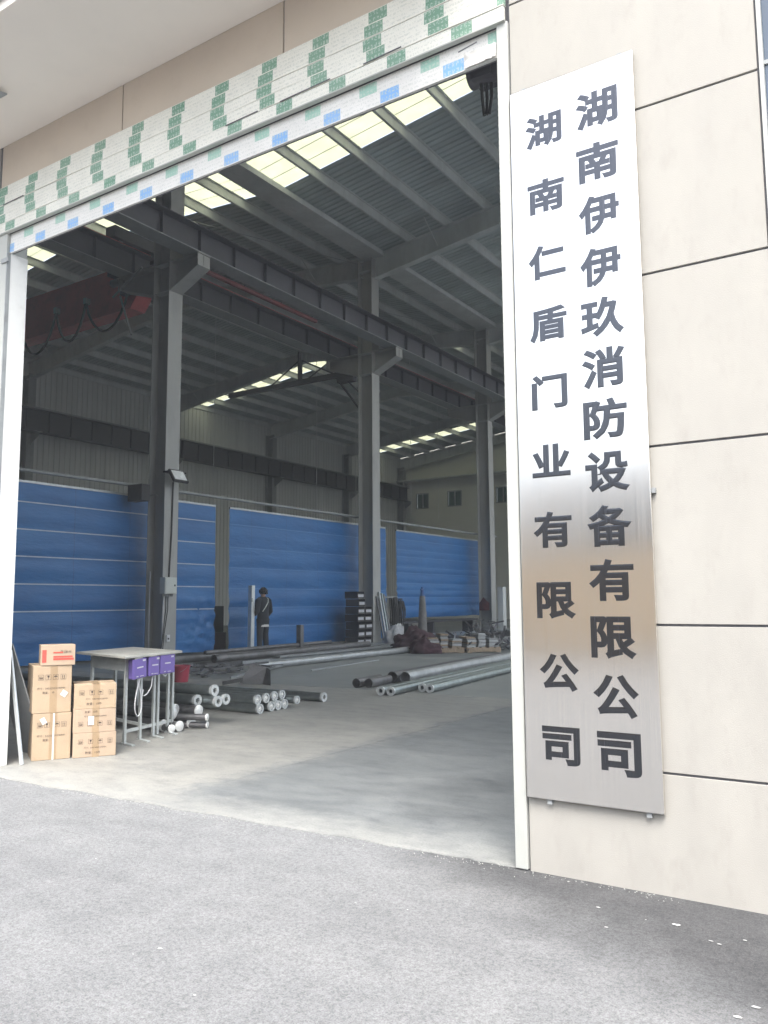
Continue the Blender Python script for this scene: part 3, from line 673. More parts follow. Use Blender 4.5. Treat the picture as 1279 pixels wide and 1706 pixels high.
for i, y in enumerate(FRY[1:]):
    if first is None:
        first = root('wall_column', sl[0], 'column', (-34.6, y, 0), grp)
        b = MB(); hsec(b, -34.96, -34.36, y-.2, y+.2, .0, 12.1); b.build('shaft', STEELDK, first, smooth=False)
        b = MB(); b.box(-34.35, -33.7, y-.18, y+.18, 9.26, 9.29); b.prism([(-34.35, 8.7), (-33.72, 9.1), (-33.72, 9.26), (-34.35, 9.26)], 'y', y-.012, y+.012); b.build('bracket', STEELDK, first, smooth=False)
    else: copy_thing(first, Vector((-34.6, y, 0)), sl[i])

# ------------------------------------------------------------------ crane runway beams and crane
def runway(name, label, x, z0, z1, m, mflange, y0=4.6, y1=55.6, wf=.24):
    rt = root(name, label, 'crane beam', (x, 30, z0), 'crane runway beams')
    b = MB(); b.box(x-.012, x+.012, y0, y1, z0+.025, z1-.025); b.build('web', m, rt, smooth=False)
    b = MB(); b.box(x-wf, x+wf, y0, y1, z0, z0+.025); b.build('bottom_flange', mflange, rt, smooth=False)
    b = MB(); b.box(x-wf, x+wf, y0, y1, z1-.025, z1); b.build('top_flange', m, rt, smooth=False)
    b = MB(); b.box(x-.04, x+.04, y0, y1, z1+.001, z1+.13); b.build('crane_rail', RED if x > -20 else STEELDK, rt, smooth=False)
    b = MB(); y = y0+.6
    while y < y1: b.box(x-.11, x+.11, y, y+.015, z0+.03, z1-.03); y += 1.2
    b.parts('web_stiffener', m, rt, smooth=False)
    return rt
a = runway('crane_beam', 'dark crane runway beam on the near side of the column row', -14.25, 9.745, 10.42, BEAMDK, STEELDK)
c2 = runway('crane_beam', 'dark crane runway beam on the far side of the column row', -16.65, 9.745, 10.42, BEAMDK, STEELDK)
runway('crane_beam', 'black crane runway beam running along the left side wall', -34.05, 9.295, 10.36, BLACK, BLACK)
con = root('conductor_rail', 'red conductor rail hung under the near crane beam', 'conductor rail', (-15.0, 17, 9.6))
b = MB(); b.box(-14.62, -14.52, 13.75, 18.7, 9.60, 9.69); b.build('rail', mat('rail_red', (.2, .05, .055), .6), con, smooth=False)
b = MB()
for y in (14.1, 15.6, 17.1, 18.5): b.box(-14.58, -14.55, y, y+.03, 9.69, 9.745)
b.parts('rail_hanger', STEELDK, con, smooth=False)

cr = root('overhead_crane', 'red overhead travelling crane girder spanning the left bay', 'crane', (-25, 14.4, 9.3))
def taper(b, pts_y): pass
b = MB(); b.prism([(-33.6, 9.9), (-32.6, 9.25), (-17.35, 9.25), (-17.1, 9.55), (-17.1, 10.5), (-33.6, 10.5)], 'y', 14.15, 14.65); b.build('girder', RED, cr, smooth=False)
for x in (-33.9, -16.65):
    b = MB(); b.box(x-.18, x+.18, 12.9, 15.9, 10.57, 10.87); b.build('end_carriage', RED if x < -20 else BEAMDK, cr, smooth=False)
    b = MB()
    for yy in (13.2, 15.6): b.cyl((x-.07, yy, 10.68), (x+.07, yy, 10.68), .13, n=16)
    b.parts('wheel', STEELDK, cr)
b = MB(); b.box(-17.3, -16.4, 14.18, 14.62, 10.3, 10.575); b.box(-33.9, -33.4, 14.18, 14.62, 10.4, 10.575); b.parts('girder_seat', BEAMDK, cr, smooth=False)
b = MB(); b.cyl((-17.35, 13.75, 10.3), (-16.85, 13.75, 10.3), .16, n=14); b.box(-17.5, -17.2, 13.5, 14.0, 9.95, 10.35); b.cyl((-17.4, 13.6, 9.75), (-16.9, 13.6, 9.75), .1, n=12); b.box(-17.55, -16.9, 13.95, 14.15, 9.6, 10.1); b.build('drive_motor', BEAMDK, cr)
b = MB(); b.path([(-18.4, 14.0, 10.9), (-17.0, 13.5, 9.95)], .05, 5); b.path([(-18.1, 14.0, 10.95), (-16.8, 13.5, 10.0)], .04, 5); b.path([(-17.3, 13.55, 9.35), (-15.9, 13.3, 9.75)], .03, 5); b.path([(-17.2, 13.7, 9.4), (-16.3, 13.35, 8.1)], .03, 5); b.parts('crane_strut', STEELDK, cr)
b = MB(); pk = [-22.2, -20.45, -19.1, -17.3]
for i in range(3):
    x0, x1 = pk[i], pk[i+1]; pts = []
    for k in range(15):
        t = k/14; pts.append((x0+(x1-x0)*t, 14.05, 9.75-1.05*(1-(2*t-1)**2)**.8*(1.05 if i == 0 else .95)))
    b.path(pts, .035, 6)
b.path([(-24.3, 14.05, 9.7), (-23.9, 14.05, 8.9), (-23.2, 14.05, 8.6), (-22.6, 14.05, 8.95), (-22.2, 14.05, 9.75)], .035, 6)
b.parts('festoon_cable', RUBBER, cr)
b = MB()
for x in pk: b.box(x-.06, x+.06, 14.0, 14.145, 9.7, 9.86)
b.parts('cable_trolley', STEELDK, cr, smooth=False)
hc = root('jib_beam', 'slim dark jib beam with thin braces reaching left from the second column', 'jib beam', (-16, 23.4, 9.4))
b = MB(); b.box(-22.6, -15.6, 23.35, 23.5, 9.44, 9.62); b.build('beam', BEAMDK, hc, smooth=False)
b = MB(); b.box(-15.62, -15.5, 22.6, 23.5, 9.46, 9.6); b.build('beam_seat', BEAMDK, hc, smooth=False)
b = MB(); b.path([(-17.3, 23.42, 9.42), (-15.6, 22.7, 7.7)], .04, 5); b.path([(-17.0, 23.42, 9.44), (-15.6, 22.75, 8.3)], .03, 5); b.path([(-19.0, 23.42, 9.6), (-19.0, 23.42, 10.7)], .09, 6); b.path([(-19, 23.42, 10.4), (-17.4, 23.42, 9.6)], .03, 5); b.path([(-19, 23.42, 10.4), (-20.4, 23.42, 9.62)], .03, 5); b.path([(-18.6, 23.42, 9.62), (-17.6, 23.42, 10.1)], .03, 5); b.path([(-17.6, 23.42, 10.1), (-16.2, 23.42, 9.62)], .03, 5); b.parts('crane_strut', BEAMDK, hc)
b = MB(); b.box(-17.2, -16.5, 23.3, 23.55, 9.2, 9.44); b.build('trolley', BEAMDK, hc, smooth=False)

# ------------------------------------------------------------------ blue fabric curtains
def curtain(label, y0, y1, ztop, zbot, bands, seam_m, seam_h, wrinkle=0.0):
    rt = root('fabric_curtain', label, 'curtain', (-16.0, (y0+y1)/2, 0), 'blue fabric curtains hung along the column row')
    bb = [ztop]+list(bands)+[zbot]
    b = MB(); nz = max(40, int((ztop-zbot)*16)); ny = int((y1-y0)*12)
    def sag(y, z):
        # cloth bellies a little between the horizontal battens, more towards the floor
        d = 0
        for i in range(len(bb)-1):
            if bb[i+1] <= z <= bb[i]:
                t = (z-bb[i+1])/max(.01, bb[i]-bb[i+1]); d = math.sin(math.pi*t)
        low = 1-(z-zbot)/(ztop-zbot)
        v = .014*d*(1+2.2*low)*(1+.6*mnoise.noise(Vector((y*.7, z*1.2, 2.0))))
        v += (.007+.012*low)*abs(math.sin((z*8.2+.5*mnoise.noise(Vector((y*.5, z, 4))))))*(.6+.8*mnoise.noise(Vector((y*.35, z*2.1, 7))))
        v += (.008+.028*low*low)*mnoise.noise(Vector((y*.9, z*3.4, 5.1)))
        if wrinkle:
            q = max(0, 1-((y-y1+.4)**2+(z-.55)**2)/1.1)
            v += wrinkle*q*mnoise.noise(Vector((y*5+z*4, z*4-y*3, 1)))
        return -16.0+v
    def fn(s, t):
        y = y0+(y1-y0)*s; z = zbot+(ztop-zbot)*t
        if t == 0: z += .03*mnoise.noise(Vector((y*1.1, 0, 3)))
        return (sag(y, z), y, z)
    b.grid(fn, ny, nz); b.build('fabric', CURTAIN, rt)
    b = MB(); b.box(-16.02, -15.975, y0, y1, ztop-.005, ztop+.045); b.build('top_bar', RAWLIGHT, rt, smooth=False)
    for z in bands:
        s = MB(); n = int((y1-y0)*3)
        def sf(a, t): 
            y = y0+(y1-y0)*a; return (sag(y, z)+.012, y, z+(t-.5)*seam_h)
        s.grid(sf, n, 1); s.build('seam_strip', seam_m, rt)
    return rt
curtain('blue curtain with pale seams passing behind the nearest column', 7.2, 16.1, 3.95, .06, (3.53, 2.94, 2.36, 1.77, 1.185), SEAM, .028, .09)
curtain('wide blue curtain behind the standing person', 16.64, 24.6, 3.95, .06, (3.52, 2.875, 2.31, 1.74, 1.20, .65), SEAMBLUE, .03, .06)
curtain('blue curtain with raised hem between the second and third columns', 25.3, 32.0, 3.92, .74, (3.62, 3.24, 2.99, 2.61, 2.39, 2.01, 1.74, 1.50, 1.17), SEAMBLUE, .03, .05)
pr = root('hanging_rail', 'long thin pipe running above the blue curtains', 'pipe', (-15.85, 20, 4.22))
b = MB(); b.cyl((-15.85, 6.5, 4.19), (-15.85, 33.5, 4.20), .04, n=10); b.build('pipe', STEELDK, pr)
b = MB()
for y in FRY[1:4]: b.box(-15.86, -15.56, y-.03, y+.03, 4.16, 4.19)
b.parts('pipe_bracket', STEELDK, pr, smooth=False)
bp = root('beige_board', 'pale board standing in the gap right of the wide curtain', 'board', (-16.6, 25.2, 0))
b = MB(); b.box(-16.7, -16.62, 24.85, 25.75, 1.2, 3.1); b.build('board', ENDWALL, bp, smooth=False)
b = MB(); b.box(-16.68, -16.63, 24.95, 25.0, 0, 1.2); b.box(-16.68, -16.63, 25.6, 25.65, 0, 1.2); b.parts('leg', STEELDK, bp, smooth=False)

# fixtures on the nearest column
fl = root('floodlight', 'square floodlight with pale lens high on the nearest column', 'floodlight', (-14.7, 13.5, 4.3))
rot = Matrix.Rotation(R(-35), 3, 'Y')
def fb(b, c, ex, ey, ez):
    vx, vy, vz = rot @ Vector((ex, 0, 0)), Vector((0, ey, 0)), rot @ Vector((0, 0, ez))
    return b.frame_box(Vector(c)-(vx+vy+vz)/2, vx, vy, vz)
b = MB(); fb(b, (-14.72, 13.56, 4.36), .07, .46, .36); b.build('lamp_body', BLACK, fl, bevel=.008, smooth=False)
b = MB(); fb(b, Vector((-14.72, 13.56, 4.36))+rot @ Vector((.037, 0, 0)), .006, .38, .28); b.build('lens', LENS, fl, smooth=False)
b = MB(); b.box(-14.979, -14.72, 13.31, 13.33, 4.44, 4.48); b.box(-14.979, -14.72, 13.79, 13.81, 4.44, 4.48); b.box(-14.979, -14.965, 13.31, 13.81, 4.44, 4.48); b.build('mount', BLACK, fl, smooth=False)
jb = root('switch_box', 'grey electrical switch box on the nearest column at head height', 'electrical box', (-14.9, 13.45, 1.56))
b = MB(); b.box(-14.978, -14.80, 13.29, 13.66, 1.56, 1.95); b.build('box', GREYBOX, jb, bevel=.008, smooth=False)
b = MB(); b.box(-14.80, -14.79, 13.31, 13.64, 1.58, 1.93); b.build('lid', GREYBOX, jb, bevel=.004, smooth=False)
b = MB(); b.box(-14.79, -14.775, 13.57, 13.6, 1.74, 1.78); b.build('latch', BLACK, jb, smooth=False)
b = MB()
for k in range(5): b.cyl((-14.88+.02*(k % 2), 13.36+.06*k, 1.56), (-14.88+.02*(k % 2), 13.36+.06*k, 1.50), .016, n=8)
b.parts('cable_gland', STEELDK, jb)
cb = root('power_cables', 'black and white cables running down the nearest column from the switch box', 'cable', (-14.9, 13.4, 1))
b = MB(); b.path([(-14.9, 13.42, 1.5), (-14.92, 13.44, 1.2), (-14.9, 13.36, .7), (-14.93, 13.30, .02)], .012, 6); b.path([(-14.9, 13.48, 1.5), (-14.92, 13.5, 1.2), (-14.92, 13.40, .6), (-14.93, 13.36, .02)], .012, 6); b.parts('black_cable', RUBBER, cb)
b = MB(); b.path([(-14.95, 13.40, 1.5), (-14.955, 13.38, .9), (-14.95, 13.36, .02)], .02, 6); b.build('white_conduit', WHITEPL, cb)
b = MB(); b.path([(-14.955, 13.62, 4.25), (-14.955, 13.6, 3.0), (-14.955, 13.55, 1.96)], .018, 6); b.build('lamp_cable', RUBBER, cb)
b = MB(); b.path([(-15.4, 13.365, 2.1), (-15.4, 13.365, .02)], .016, 6); b.build('thin_conduit', WHITEPL, cb)
sk = root('wall_socket', 'small white socket low on the nearest column', 'socket', (-14.96, 13.55, .5))
b = MB(); b.box(-14.979, -14.93, 13.5, 13.6, .44, .60); b.build('plate', WHITEPL, sk, bevel=.004, smooth=False)
b = MB(); b.box(-14.93, -14.925, 13.53, 13.57, .49, .53); b.build('outlet', BLACK, sk, smooth=False)
bx = root('black_box', 'black speaker box mounted on the far side of the nearest column', 'box', (-15.5, 13.1, 3.75))
b = MB(); b.box(-15.75, -15.25, 12.92, 13.17, 3.76, 4.16); b.build('cabinet', BLACK, bx, bevel=.01, smooth=False)
b = MB(); b.cyl((-15.5, 12.92, 3.96), (-15.5, 12.905, 3.96), .13, .15, n=18); b.build('grille', RUBBER, bx)
b = MB(); b.box(-15.53, -15.47, 13.15, 13.6, 3.94, 3.98); b.build('arm', STEELDK, bx, smooth=False)

# ------------------------------------------------------------------ cardboard cartons by the left jamb
E1, N1 = Vector((.494, .869, 0)), Vector((.869, -.494, 0))
E2, N2 = Vector((.54, .842, 0)), Vector((.842, -.54, 0))
UP = Vector((0, 0, 1))
def icon(b, o, e, s, kind):
    """flat carton symbol in a square frame of side s; o lower left corner, e right direction"""
    t = s*.06
    def bar(x0, z0, x1, z1): b.add([o+e*x0*s+UP*z0*s, o+e*x1*s+UP*z0*s, o+e*x1*s+UP*z1*s, o+e*x0*s+UP*z1*s], [(0, 1, 2, 3)])
    def tri(*p): b.add([o+e*x*s+UP*z*s for x, z in p], [tuple(range(len(p)))])
    k = .045
    bar(0, 0, 1, k); bar(0, 1-k, 1, 1); bar(0, k, k, 1-k); bar(1-k, k, 1, 1-k)
    if kind == 'up':
        for cx in (.33, .67): bar(cx-.045, .22, cx+.045, .62); tri((cx-.12, .60), (cx+.12, .60), (cx, .82))
        bar(.18, .12, .82, .17)
    elif kind == 'glass':
        tri((.28, .84), (.34, .5), (.5, .42), (.66, .5), (.72, .84)); bar(.47, .2, .53, .43); bar(.34, .14, .66, .2)
    elif kind == 'rain':
        tri((.12, .52), (.88, .52), (.74, .72), (.5, .8), (.26, .72)); bar(.48, .2, .53, .52); bar(.53, .2, .64, .25)
    elif kind == 'hand':
        for q in (.2, .4, .6): bar(q, .22, q+.08, .72)
        bar(.2, .22, .8, .34); tri((.72, .34), (.82, .34), (.88, .62), (.8, .62))
def carton(label, o, e, n, w, d, h, m, group, prints, tape=True, strap=False, labels=(), lid_gap=True):
    """o = front lower left corner on the visible face, e along the face, n its outward normal"""
    o = Vector(o); rt = root('cardboard_box', label, 'box', o+e*w/2-n*d/2, group)
    b = MB(); b.frame_box(o, e*w, -n*d, UP*h); b.build('carton', m, rt, bevel=.004, smooth=False)
    b = MB(); b.frame_box(o-n*(d/2-.003)+UP*(h+.0002), e*w, n*-.006, UP*.0012); b.build('flap_joint', INK, rt, smooth=False)
    if tape:
        b = MB(); q = w*.44
        b.frame_box(o+e*q+n*.0004, e*.06, n*.0005, UP*h); b.frame_box(o+e*q-n*d+UP*(h+.0016), e*.06, n*d, UP*.0005); b.build('tape', TAPE, rt, smooth=False)
    b = MB()
    for kind, a, c, s, size in prints:
        p = o+e*a*w+UP*c*h+n*.0022
        if kind == 'text':
            vs, fs = text_mesh(s, size, 0, 'LEFT'); b.add([p+e*v.x+UP*v.y for v in vs], fs)
        else: icon(b, p, e, size, kind)
    if prints: b.build('print', INK, rt, smooth=False)
    if strap:
        b = MB(); b.frame_box(o+e*w*.52+n*.003, e*.014, n*.001, UP*h); b.build('strap', PAPER, rt, smooth=False)
    for (a, c, lw_, lh, ang) in labels:
        ee = e*math.cos(ang)+UP*math.sin(ang); uu = -e*math.sin(ang)+UP*math.cos(ang)
        b = MB(); b.frame_box(o+e*a*w+UP*c*h+n*.0034, ee*lw_, n*.0008, uu*lh); b.build('paper_label', PAPER, rt, smooth=False)
    return rt
gL, gR = 'cartons in the tall stack by the left jamb', 'cartons in the lower stack beside the workbench'
A = Vector((-6.512, 4.395, 0))
ic4 = lambda z, s, xs_: [(k, a, z, None, s) for k, a in zip(('hand', 'glass', 'rain', 'up'), xs_)]
carton('bottom cardboard box of the tall stack, closed with a white strap', A+UP*.001, E1, N1, .315, .42, .396, CARD, gL,
       ic4(.70, .043, (.12, .30, .56, .74))+[('text', .12, .50, '尺寸：545X325X390MM', .022), ('text', .27, .41, '数量：  件', .022)], strap=True, labels=((.26, .76, .04, .055, .5),))
e_, n_ = Vector((.47, .883, 0)), Vector((.883, -.47, 0))
carton('upper large cardboard box of the tall stack, with a tilted white label', A+Vector((-.008, -.006, .400)), e_, n_, .318, .44, .408, CARD, gL,
       ic4(.70, .045, (.13, .32, .51, .71))+[('text', .11, .50, '尺寸：545X325X390MM', .022), ('text', .25, .41, '数量：  件', .022)], labels=((.70, .38, .05, .05, -.6),))
rt = carton('small open topped cardboard box with red print crowning the tall stack', A+Vector((.022, .04, .8098)), Vector((.50, .866, 0)), Vector((.866, -.50, 0)), .285, .2, .178, CARDPALE, gL, [('text', .55, .60, '产品', .03), ('text', .72, .60, '合格', .024)], tape=False)
b = MB(); o = A+Vector((.022, .04, .8098)); e3 = Vector((.50, .866, 0)); n3 = Vector((.866, -.5, 0))
for a, c, w_, h_ in ((.36, .59, .08, .012), (.36, .38, .16, .014), (.36, .25, .17, .018), (.04, .15, .035, .11)):
    p = o+e3*a*.285+UP*c*.178+n3*.0026; b.add([p, p+e3*w_, p+e3*w_+UP*h_, p+UP*h_], [(0, 1, 2, 3)])
b.build('red_print', REDINK, rt, smooth=False)
B = Vector((-6.322, 4.668, 0)); hs = .209
carton('bottom cardboard box of the lower stack', B+UP*.001, E2, N2, .362, .36, .209, CARDPALE, gR, ic4(.55, .04, (.12, .35, .57, .80))+[('text', .25, .36, '尺寸：540X400X200MM', .018), ('text', .28, .14, '数量：10件', .026)])
carton('middle cardboard box of the lower stack, upside down with a white label', B+Vector((-.004, -.002, .2115)), E2, N2, .358, .36, .206, CARDPALE, gR, ic4(.28, .04, (.12, .33, .57, .80))+[('text', .26, .84, '数量：10件', .022), ('text', .25, .66, '尺寸：540X400X200MM', .018)], labels=((.35, .33, .048, .075, 0),))
carton('topmost cardboard box of the lower stack', B+Vector((-.006, .002, .4185)), Vector((.56, .8285, 0)), Vector((.8285, -.56, 0)), .355, .36, .215, CARD, gR, ic4(.56, .042, (.12, .36, .56, .82))+[('text', .27, .37, '尺寸：540X400X200MM', .018), ('text', .29, .16, '数量：10件', .026)])

# ------------------------------------------------------------------ workbench
UX, VY = Vector((-.972, .235, 0)), Vector((-.235, .972, 0))
O = Vector((-6.42, 5.30, 0))
wb = root('workbench', 'grey steel workbench with thin upright legs behind the cartons', 'workbench', O)
def wbx(b, a0, a1, c0, c1, z0, z1): return b.frame_box(O+UX*a0+VY*c0+UP*z0, UX*(a1-a0), VY*(c1-c0), UP*(z1-z0))
b = MB(); wbx(b, -.03, 1.1, -.03, .93, .822, .846); b.build('bench_top', BENCHTOP, wb, bevel=.004, smooth=False)
b = MB(); wbx(b, .12, .86, .075, .085, .69, .822); b.build('apron', BENCHST, wb, smooth=False)
b = MB(); wbx(b, .125, .135, .1, .86, .74, .822); b.build('apron', BENCHST, wb, smooth=False)
for a_, c_ in ((.09, .07), (.09, .31), (.09, .53), (.09, .60), (.09, .78), (.09, .86), (.86, .07), (.86, .45), (.86, .84)):
    b = MB(); wbx(b, a_, a_+.036, c_, c_+.004, .012, .822); wbx(b, a_, a_+.004, c_, c_+.036, .012, .822); b.build('leg', BENCHST, wb, smooth=False)
for c_ in (.06, .30, .53, .77):
    b = MB(); wbx(b, -.09, .14, c_, c_+.05, .001, .012); b.build('foot', BENCHST, wb, smooth=False)
b = MB(); wbx(b, .1, .9, .45, .47, .1, .13); wbx(b, .1, .12, .1, .86, .1, .13); b.build('stretcher', BENCHST, wb, smooth=False)
pg = 'purple control boxes hung on the workbench edge'
for lab, c0, c1, dz, tilt in (('nearest purple control box on the bench edge, slightly tilted', .10, .32, -.012, .06), ('middle purple control box on the bench edge', .35, .53, 0, 0), ('farthest and widest purple control box on the bench edge', .545, .80, .004, 0)):
    p = O+UX*.035+VY*c0; z0, z1 = .625+dz, .815+dz
    rt = root('control_box', lab, 'control box', p+UP*z0, pg)
    vy = (VY+UP*tilt).normalized(); up = (UP-VY*tilt).normalized(); w_ = c1-c0
    b = MB(); b.frame_box(p+UP*z0-UX*.06, vy*w_, UX*.10, up*(z1-z0)); b.build('case', PURPLE, rt, bevel=.008, smooth=False)
    q = p+UP*z0-UX*.0605
    b = MB(); b.frame_box(q+vy*w_*.72+up*.16, vy*.045, -UX*.0012, up*.016); b.frame_box(q+vy*w_*.3+up*.10, vy*.10, -UX*.0012, up*.012); b.frame_box(q+vy*w_*.25+up*.018, vy*.03, -UX*.0012, up*.008); b.frame_box(q+vy*w_*.5+up*.018, vy*.06, -UX*.0012, up*.005); b.build('white_print', WHITEPL, rt, smooth=False)
    b = MB(); b.frame_box(p+UP*(z1+.002)-UX*.055+vy*.03, vy*w_*.55, UX*.05, up*.008); b.parts('paper_slip', PAPER, rt, smooth=False)
    b = MB(); b.frame_box(p+UX*.04+UP*(z1-.05)+vy*w_*.3, vy*.03, UX*.055, UP*.02); b.build('hook', BENCHST, rt, smooth=False)
wc = root('white_cable', 'looped white cable hanging from the nearest purple box', 'cable', O+UP*.6)
def wp(a_, c_, z_): return O+UX*a_+VY*c_+UP*z_
b = MB()
pts = [wp(0, .24, .63)]
for k in range(19):
    t = k/18*2*math.pi; pts.append(wp(0, .21+.062*math.sin(t)*min(1, .3+.7*(1-math.cos(t))/2*1.4), .41+.155*math.cos(t)))
pts.append(wp(0, .22, .63)); b.path(pts, .0055, 6)
pts = [wp(0, .44, .63)]+[wp(0, .44-.02*k-.005*k*k*.3, .56-.12*math.sin(k/6*math.pi*.55)) for k in range(1, 7)]+[wp(.02, .30, .50)]
b.path(pts, .005, 6)
pts = [wp(0, .60+.1*k/8, .632-.03*math.sin(k/8*math.pi)) for k in range(9)]; b.path(pts, .005, 6)
b.parts('cord', WHITEPL, wc)

# leaning pieces by the left jamb
lb = root('leaning_angle_bar', 'pale steel angle bar leaning on the left door jamb', 'metal bar', (-6.55, 4.30, 0))
b = MB(); b.frame_box((-6.455, 4.25, .002), (-.20, -.02, .95), (.036, 0, .004), (0, .005, 0)); b.frame_box((-6.455, 4.2552, .002), (-.20, -.02, .95), (.005, 0, .001), (0, .03, 0)); b.build('bar', GALVEND, lb, smooth=False)
lp = root('leaning_sheet', 'grey sheet panel leaning inside the left jamb behind the cartons', 'panel', (-6.8, 4.4, 0))
b = MB(); b.frame_box((-7.0, 4.62, .002), (.32, .02, 0), (0, -.36, 1.0), (0, .01, .004)); b.build('sheet', STEELDK, lp, smooth=False)

# ------------------------------------------------------------------ galvanised tubes on the left
tg = 'galvanised tubes in the heap behind the workbench'
def tube(label, p0, p1, ro, ri, kind, group, m=GALV, name='steel_tube'):
    p0, p1 = Vector(p0), Vector(p1); rt = root(name, label, 'tube', p0-UP*ro, group); d = (p1-p0).normalized()
    if kind == 'ring':
        b = MB(); b.ring(p0+d*.035, p1, ro, ro*.86, 20); b.build('tube_wall', m, rt)
        b = MB(); b.ring(p0, p0+d*.036, ro*1.06, ri, 24, star=.16); b.build('end_ring', GALVEND, rt)
        b = MB(); b.cyl(p0+d*.05, p0+d*.055, ro*.86, n=16); b.build('bore', BORE, rt)
    elif kind == 'cap':
        b = MB(); b.ring(p0+d*.02, p1, ro, ro*.86, 20); b.build('tube_wall', m, rt)
        b = MB(); b.ring(p0, p0+d*.03, ro*1.04, ro*.72, 24); b.build('end_ring', GALVEND, rt)
        b = MB(); b.cyl(p0+d*.02, p0+d*.006, ro*.72, ro*.5, 18); b.cyl(p0+d*.006, p0-d*.004, ro*.28, ro*.2, 12); b.build('end_plug', CHROME, rt)
    elif kind == 'open':
        b = MB(); b.ring(p0, p1, ro, ro*.93, 24); b.build('tube_wall', m, rt)
        b = MB(); b.cyl(p0+d*.4, p0+d*.41, ro*.92, n=16); b.build('bore', BORE, rt)
    return rt
words = ['left', 'right']
r0 = .058
up_ = [(-6.867, 7.663), (-6.886, 7.84), (-6.94, 8.06), (-6.964, 8.235)]
lo_ = [(-6.819, 7.694-.02), (-6.857, 7.93), (-6.864, 8.062), (-6.871, 8.2)]
ordn = ['first', 'second', 'third', 'fourth']
for i, (x, y) in enumerate(lo_): tube('capped tube, %s from the left in the bottom row of the middle heap' % ordn[i], (x, y, .062), (-12.6, y+.05, .062), r0, .03, 'cap', tg)
for i, (x, y) in enumerate(up_): tube('capped tube, %s from the left in the top row of the middle heap' % ordn[i], (x, y+.02, .168), (-12.4, y+.06, .168), r0, .03, 'cap', tg)
tube('short capped tube end tucked at the right of the middle heap', (-6.80, 8.36, .10), (-10.4, 8.40, .10), .05, .03, 'cap', tg)
tube('single thick ring ended tube lying apart right of the heap', (-6.886, 9.041, .062), (-12.7, 9.02, .062), .06, .032, 'ring', tg)
# supporting tubes under the ring-ended ones
for y in (6.58, 6.72, 6.86, 7.0, 7.2): tube('plain galvanised tube under the ring ended tubes', (-7.3-.1*random.random(), y, .062), (-12.8, y, .062), .058, .03, 'open', tg)
for y in (6.64, 6.80, 6.95): tube('plain galvanised tube in the second layer of the heap', (-7.2-.1*random.random(), y, .168), (-12.8, y, .168), .058, .03, 'open', tg)
ra = 'thick ring ended tubes on top of the heap'
tube('ring ended tube at the left of the three low ones on the heap', (-6.79, 6.61, .275), (-12.6, 6.62, .275), .058, .03, 'ring', ra)
tube('ring ended tube in the middle of the three low ones on the heap', (-6.60, 6.735, .262), (-12.6, 6.74, .272), .056, .03, 'ring', ra)
tube('ring ended tube at the right of the three low ones on the heap', (-6.60, 6.86, .272), (-12.6, 6.86, .272), .056, .03, 'ring', ra)
tube('topmost ring ended tube of the heap', (-6.68, 6.76, .375), (-12.5, 6.76, .375), .058, .03, 'ring', ra)
# the near tubes with shiny domed ends
dg_ = 'tubes with shiny domed ends beside the workbench'
def dome(label, p0, L, rr, yaw=0):
    p0 = Vector(p0); d = Vector((-math.cos(yaw), math.sin(yaw), 0)); rt = root('capped_tube', label, 'tube', p0-UP*rr, dg_)
    b = MB(); b.cyl(p0+d*.01, p0+d*L, rr*.86, n=18); b.build('tube_wall', RAWSTEEL, rt)
    b = MB(); b.cyl(p0+d*.012, p0, rr, rr, 24, True, False); b.cyl(p0, p0-d*.004, rr, rr*.9, 24, False, False); b.cyl(p0-d*.004, p0-d*.009, rr*.9, rr*.45, 24, False, False); b.cyl(p0-d*.009, p0-d*.011, rr*.45, rr*.03, 24, False, True)
    b.build('domed_end', CHROME, rt)
for lab, p, L, rr, yw in (('shiny domed tube end nearest the bench leg', (-6.80, 6.13, .062), 4.6, .062, .0), ('small domed end between the two lowest large ones', (-6.64, 6.08+.02, .045), .5, .042, .2),
                      ('low shiny domed end right of the small one', (-6.63, 6.20, .058), 4.5, .056, .0), ('low shiny domed end at the right of the cluster', (-6.71, 6.44, .062), 4.6, .062, .02), ('small dull domed end lying at the far right of the cluster', (-6.545, 6.52, .04), .4, .038, -.5),
                      ('upper shiny domed end at the left of the cluster', (-6.80, 6.26, .170), 4.6, .06, .0), ('upper shiny domed end in the middle of the cluster', (-6.95, 6.43, .186), 4.4, .058, .0), ('upper shiny domed end at the right of the cluster', (-6.72, 6.56, .172), 4.4, .062, .0), ('small domed end perched at the upper right of the cluster', (-6.50, 6.47, .128), .35, .04, -.4)):
    dome(lab, p, L, rr, yw)

# ------------------------------------------------------------------ tubes on the right
rg = 'tubes lying on the right side of the floor'
dr = Vector((-.11, .994, 0))
for lab, x, y in (('ring ended galvanised tube, leftmost of the right hand floor row', -6.626, 10.03), ('ring ended galvanised tube, second in the right hand floor row', -6.476, 10.06), ('ring ended galvanised tube, third in the right hand floor row', -6.339, 10.72), ('ring ended galvanised tube, rightmost of the right hand floor row', -6.18, 10.665)):
    p = Vector((x, y, .066)); tube(lab, p, p+dr*6.2, .062, .033, 'ring', rg)
for lab, x, y, rr, L, m in (('dark thin walled pipe, left of the two low ones on the right', -7.56, 10.75, .072, .80, RAWSTEEL), ('dark thin walled pipe, right of the two low ones on the right', -7.38, 10.83, .072, .72, RAWSTEEL), ('wide dark pipe behind the two low dark pipes', -7.455, 11.64, .095, 5.4, RAWSTEEL), ('wide pale pipe with open end, rightmost of the big pipes', -7.255, 11.72, .095, 7.0, RAWLIGHT)):
    z = rr+.002; p = Vector((x, y, z))
    tube(lab, p, p+dr*L, rr, 0, 'open', rg, m, 'steel_pipe')

